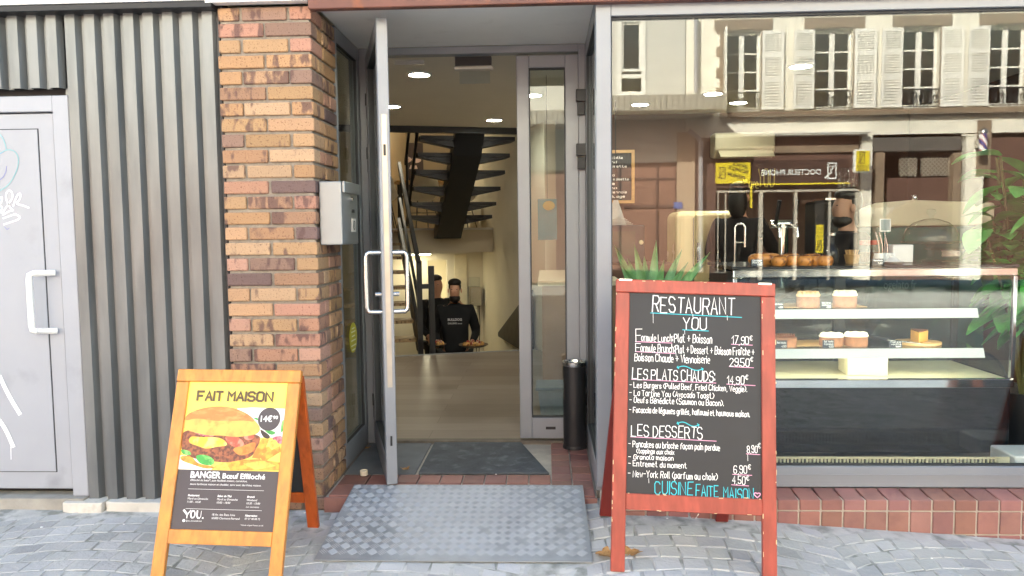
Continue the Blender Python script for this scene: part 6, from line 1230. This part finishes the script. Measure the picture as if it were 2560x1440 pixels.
gls = [(2100+k*12, 1.9+.08*(k % 2)) for k in range(4)]
for i, (u, y) in enumerate(gls):
    p = at(u, 494, y); t = thing('glass_tumbler', 'stacked clear glass tumblers on top of the espresso machine', 'glass', p, group='tumblers on the espresso machine'); b = B()
    for j in range(3): b.lathe((p.x, y, p.z+.002+j*.07), [(.022, 0), (.030, .068)], 14)
    b.build('tumblers', GLASST, t, smooth=50)
tp_ = thing('beer_tap', 'chrome beer tap with black handle behind the counter', 'tap', (1.75, 1.7, 1.0)); p = at(1958, 640, 1.7); q = at(1958, 560, 1.7); b = B(); b.tube([V(p.x, 1.7, 1.0), V(q.x, 1.7, q.z)], .035, 12); b.tube([V(q.x-.09, 1.7, q.z), V(q.x+.09, 1.7, q.z)], .03, 12); b.build('column', CHROME, tp_, smooth=50)
for s_ in (-.06, .06): b = B(); b.tube([V(q.x+s_, 1.67, q.z), V(q.x+s_+.01, 1.62, q.z+.16)], .014, 8); b.build('handle', BLACK, tp_, smooth=50); b = B(); b.tube([V(q.x+s_, 1.67, q.z-.02), V(q.x+s_, 1.58, q.z-.03), V(q.x+s_, 1.575, q.z-.09)], .01, 8); b.build('spout', CHROME, tp_, smooth=50)
bar = thing('bar_counter', 'long back counter with steel top behind the display case', 'counter', (1.9, 1.9, FLOOR_Z)); b = B(); b.box(1.35, 1.5, FLOOR_Z, 2.15, 2.3, .96); b.build('cabinet', BLACK, bar); b = B(); b.box(1.33, 1.48, .961, 2.17, 2.32, 1.0); b.build('worktop', STEEL, bar)
snk = thing('sink_tap', 'tall chrome hoop tap over a steel sink', 'tap', (1.40, 1.6, 1.0)); p = at(1838, 560, 1.6); q = at(1862, 640, 1.6); b = B(); b.tube([V(p.x, 1.6, 1.0), V(p.x, 1.6, p.z-.02), V(p.x+.015, 1.6, p.z), V(q.x-.015, 1.6, p.z), V(q.x, 1.6, p.z-.02), V(q.x, 1.6, q.z+.06)], .008, 8); b.build('hoop', CHROME, snk, smooth=50); b = B(); b.box(p.x, 1.595, p.z-.13, q.x, 1.605, p.z-.12); b.build('clip', CHROME, snk)
b = B(); p = at(1825, 640, 1.55); b.lathe((p.x, 1.6, 1.001), [(.10, 0), (.13, .06), (.125, .06), (.09, .01), (0, .008)], 24); o = b.build('steel_bowl', STEEL, smooth=50); props(o, 'round steel bowl on the counter under the hoop tap', 'bowl')
fr_ = thing('fridge', 'cream rounded retro fridge against the terracotta wall', 'fridge', (1.45, 3.4, FLOOR_Z)); CRF = mat('cream enamel', lin('#d9c89a'), .25, 0, .03, 3)
b = B(); b.box(1.15, 3.12, FLOOR_Z, 1.74, 3.7, 1.56); b.build('cabinet', CRF, fr_, bevel=.07, seg=4); b = B(); b.box(1.30, 3.07, FLOOR_Z+.06, 1.735, 3.115, 1.53); b.build('door', CRF, fr_, bevel=.035, seg=3); b = B(); b.bar((1.33, 3.05, 1.1), (1.33, 3.05, 1.28), .02, .03); b.build('handle', CHROME, fr_); b = B(); b.box(1.2945, 3.09, FLOOR_Z+.06, 1.2985, 3.119, 1.50); b.build('door_seal', DARK, fr_)
ov = thing('oven', 'dark countertop oven with papers on top, left of the cream fridge', 'oven', (.8, 3.1, .9)); b = B(); pxbox(b, 1440, 660, 1612, 562, 2.9, 3.4); b.build('body', mat('navy black oven', lin('#191f2b'), .4), ov, bevel=.01); b = B(); p = at(1460, 640, 2.897); q = at(1588, 578, 2.897); b.box(p.x, 2.889, p.z, q.x, 2.897, q.z); b.build('oven_window', mat('oven glass', lin('#3b4a45'), .1), ov); b = B(); p = at(1603, 606, 2.89); b.lathe((0, 0, 0), [(0, 0), (.02, 0), (.018, .02), (0, .02)], 16, T=Matrix.Translation((p.x, 2.899, p.z)) @ Matrix.Rotation(rad(90), 4, 'X')); b.build('knob', CREAMP, ov, smooth=40)
b = B(); p = at(1530, 562, 3.0); q = at(1580, 540, 3.0)
for k in range(5): b.box(p.x-.05+.01*k, 2.92+.01*k, p.z+.002+.012*k, q.x-.015*k, 3.2, p.z+.006+.012*k, Matrix.Translation((0, 0, 0)))
o = b.build('paper_stack', WHITE); props(o, 'loose stack of white papers on top of the oven', 'papers')
b = B(); zt_ = at(1500, 660, 2.9).z; b.box(.2, 2.8, FLOOR_Z, 1.1, 3.5, zt_-.003); o = b.build('oven_cabinet', OBROWN); props(o, 'brown cabinet carrying the oven', 'cabinet')
mn = thing('menu_board', 'wooden framed blackboard menu on the terracotta wall', 'menu board', (.6, 4.13, 1.65)); p = at(1586, 508, 4.12); q = at(1440, 377, 4.12); b = B(); b.box(.34, 4.125, p.z+.03, p.x-.03, 4.148, q.z-.03); bo_ = b.build('blackboard', CHALK, mn)
b = B(); frame_rect(b, .335, p.z, p.x, q.z, 4.10, 4.149, .03, .03, .03, .03); b.build('frame', WOODL, mn); b = B()
for i, (s_, x0, x1) in enumerate((('gourmand latte', .52, .78), ('Gourmand', .48, .72), ('caramel, noisette', .42, .82), ('latte', .5, .62), ('macchiato', .45, .7), ('chocolat blanc noisette', .4, .84), ('vanille', .5, .7), ('cappucino', .45, .72), ('Chocolat Viennois', .42, .82), ('Mocha Nuage', .48, .8))): scrawl(b, s_, x0, x1, q.z-.085-.043*i, .022, .005, lambda x, z: V(x, 4.1235, z))
b.build('handwriting', TAGW, bo_)
ac = thing('air_conditioner', 'cream wall mounted air conditioner with its flap open', 'air conditioner', (1.97, 4.0, 2.05)); p = at(1788, 395, 3.9); q = at(1939, 328, 3.9); b = B(); b.prism([V(p.x, 4.14, p.z+.02), V(p.x, 3.98, p.z), V(p.x, 3.90, p.z+.08), V(p.x, 3.90, q.z-.02), V(p.x, 3.95, q.z), V(p.x, 4.14, q.z)], (q.x-p.x, 0, 0)); b.build('casing', mat('cream plastic casing', lin('#a39a80'), .4, 0, .04, 4), ac, bevel=.01); b = B(); b.prism([V(p.x+.03, 3.90, p.z+.07), V(p.x+.03, 3.80, p.z+.0), V(p.x+.03, 3.805, p.z-.006), V(p.x+.03, 3.905, p.z+.062)], (q.x-p.x-.06, 0, 0)); b.build('flap', MATS['cream plastic casing'], ac)
ns = thing('wall_lettering', 'yellow handwritten love you lettering on the cafe wall', 'sign', (2.1, 4.12, 1.8)); b = B(); p = at(1858, 470, 4.1); q = at(1938, 430, 4.1)
scrawl(b, '#love', p.x, p.x+(q.x-p.x)*.5, p.z, .09, .011, lambda x, z: V(x, 4.135, z)); scrawl(b, 'YOU', p.x+(q.x-p.x)*.5, q.x, p.z+.01, .17, .011, lambda x, z: V(x, 4.135, z)); b.build('lettering', flat('pale yellow lettering', lin('#e6d98a')), ns)
ap = thing('apron', 'white and red apron hanging on the wall behind the mullion', 'apron', (.62, 3.6, 1.3)); p = at(1545, 500, 3.3); b = B(); pr = []
for j in range(9):
    t_ = j/8; z = p.z-1.0*t_*.62; wd = .02+.13*min(t_*1.6, 1)
    for i in range(7): s_ = -1+i/3; pr.append(V(p.x-.02+s_*wd, 3.3+.02*math.sin(i*2.1+j*.3)*t_, z))
b.add(pr, [(j*7+i, j*7+i+1, (j+1)*7+i+1, (j+1)*7+i) for j in range(8) for i in range(6)], 0)
for fi in range(len(b.f)): b.m[fi] = 1 if fi >= 30 else 0
b.build('cloth', [flat('white cloth', lin('#d9d7d4'), .9), flat('red brown cloth', lin('#8f4a34'), .9)], ap, smooth=60); b = B(); b.tube([V(p.x-.02, 3.32, p.z+.005), V(p.x-.02, 3.32, 2.55)], .004, 6); b.build('hanger_cord', DARK, ap)
# counter and tub behind the narrow door leaf
cn = thing('serving_counter', 'pale topped serving counter seen through the narrow door leaf', 'counter', (.2, 2.7, FLOOR_Z)); b = B(); b.box(-.03, 2.3, FLOOR_Z, .55, 3.9, .97); b.build('cabinet', mat('brown counter front', lin('#8d7158'), .6, 0, .08, 3), cn); b = B(); b.box(-.06, 2.26, .971, .58, 3.93, 1.01); b.build('worktop', mat('pale worktop', lin('#d8cbb2'), .35, 0, .05, 3), cn)
tb_ = thing('plastic_tub', 'grey plastic storage tub on the floor behind the narrow door leaf', 'tub', (.06, 1.55, FLOOR_Z)); b = B(); b.lathe((.07, 1.55, FLOOR_Z), [(0, 0), (.15, 0), (.18, .22), (.17, .22), (.14, .01)], 4, T=Matrix.Translation((.07, 1.55, 0)) @ Matrix.Rotation(rad(45), 4, 'Z') @ Matrix.Translation((-.07, -1.55, 0))); b.build('tub', mat('grey plastic', lin('#7f878d'), .4), tb_, bevel=.01); b = B(); b.box(-.075, 1.405, FLOOR_Z+.221, .215, 1.695, FLOOR_Z+.245); b.build('lid', mat('dark grey plastic', lin('#6b747a'), .4), tb_, bevel=.006)
pn = thing('notice_panel', 'blue notice panel with an oval badge hung behind the narrow door leaf', 'notice', (.05, 2.1, 1.3)); p = at(1345, 600, 2.1); q = at(1392, 497, 2.1); b = B(); b.box(p.x, 2.1, p.z, q.x, 2.11, q.z); b.build('panel', flat('teal blue print', lin('#3f7f8c')), pn); b = B(); c = at(1372, 514, 2.095); b.prism([V(c.x+.045*math.cos(k*.3142), 2.099, c.z+.035*math.sin(k*.3142)) for k in range(20)], (0, -.002, 0)); b.build('badge', flat('ochre badge', lin('#b39a5a')), pn); b = B(); b.tube([V((p.x+q.x)/2, 2.105, q.z), V((p.x+q.x)/2, 2.105, 2.552)], .002, 5); b.build('cord', DARK, pn)
# people behind the counter
DK = mat('dark coat', lin('#1d191b'), .9, 0, .15, 10)
c = at(1848, 505, 2.75); person('person with long dark hair working behind the cream fridge and tap', (c.x, 2.75, FLOOR_Z), rad(150), ((.30, -.12, 1.12), (.2, -.38, 1.1), (-.1, -1, 0)), ((-.30, -.12, 1.12), (-.2, -.38, 1.1), (.1, -1, 0)), shirt=DK, trous=DK, beard=False, scale=.945, long_hair=True)
c = at(2118, 520, 1.24); person('bearded man in dark coat in profile beside the espresso machine', (c.x, 1.24, FLOOR_Z), rad(-80), ((.30, -.05, 1.12), (.22, -.28, 1.0), (0, -1, -.2)), ((-.30, -.05, 1.12), (-.22, -.28, 1.0), (0, -1, -.2)), shirt=DK, trous=DK, scale=.865, skin=mat('dim skin', lin('#9a7560'), .6, 0, .06, 10))  # his skin colour is darkened to paint in the dim light on him
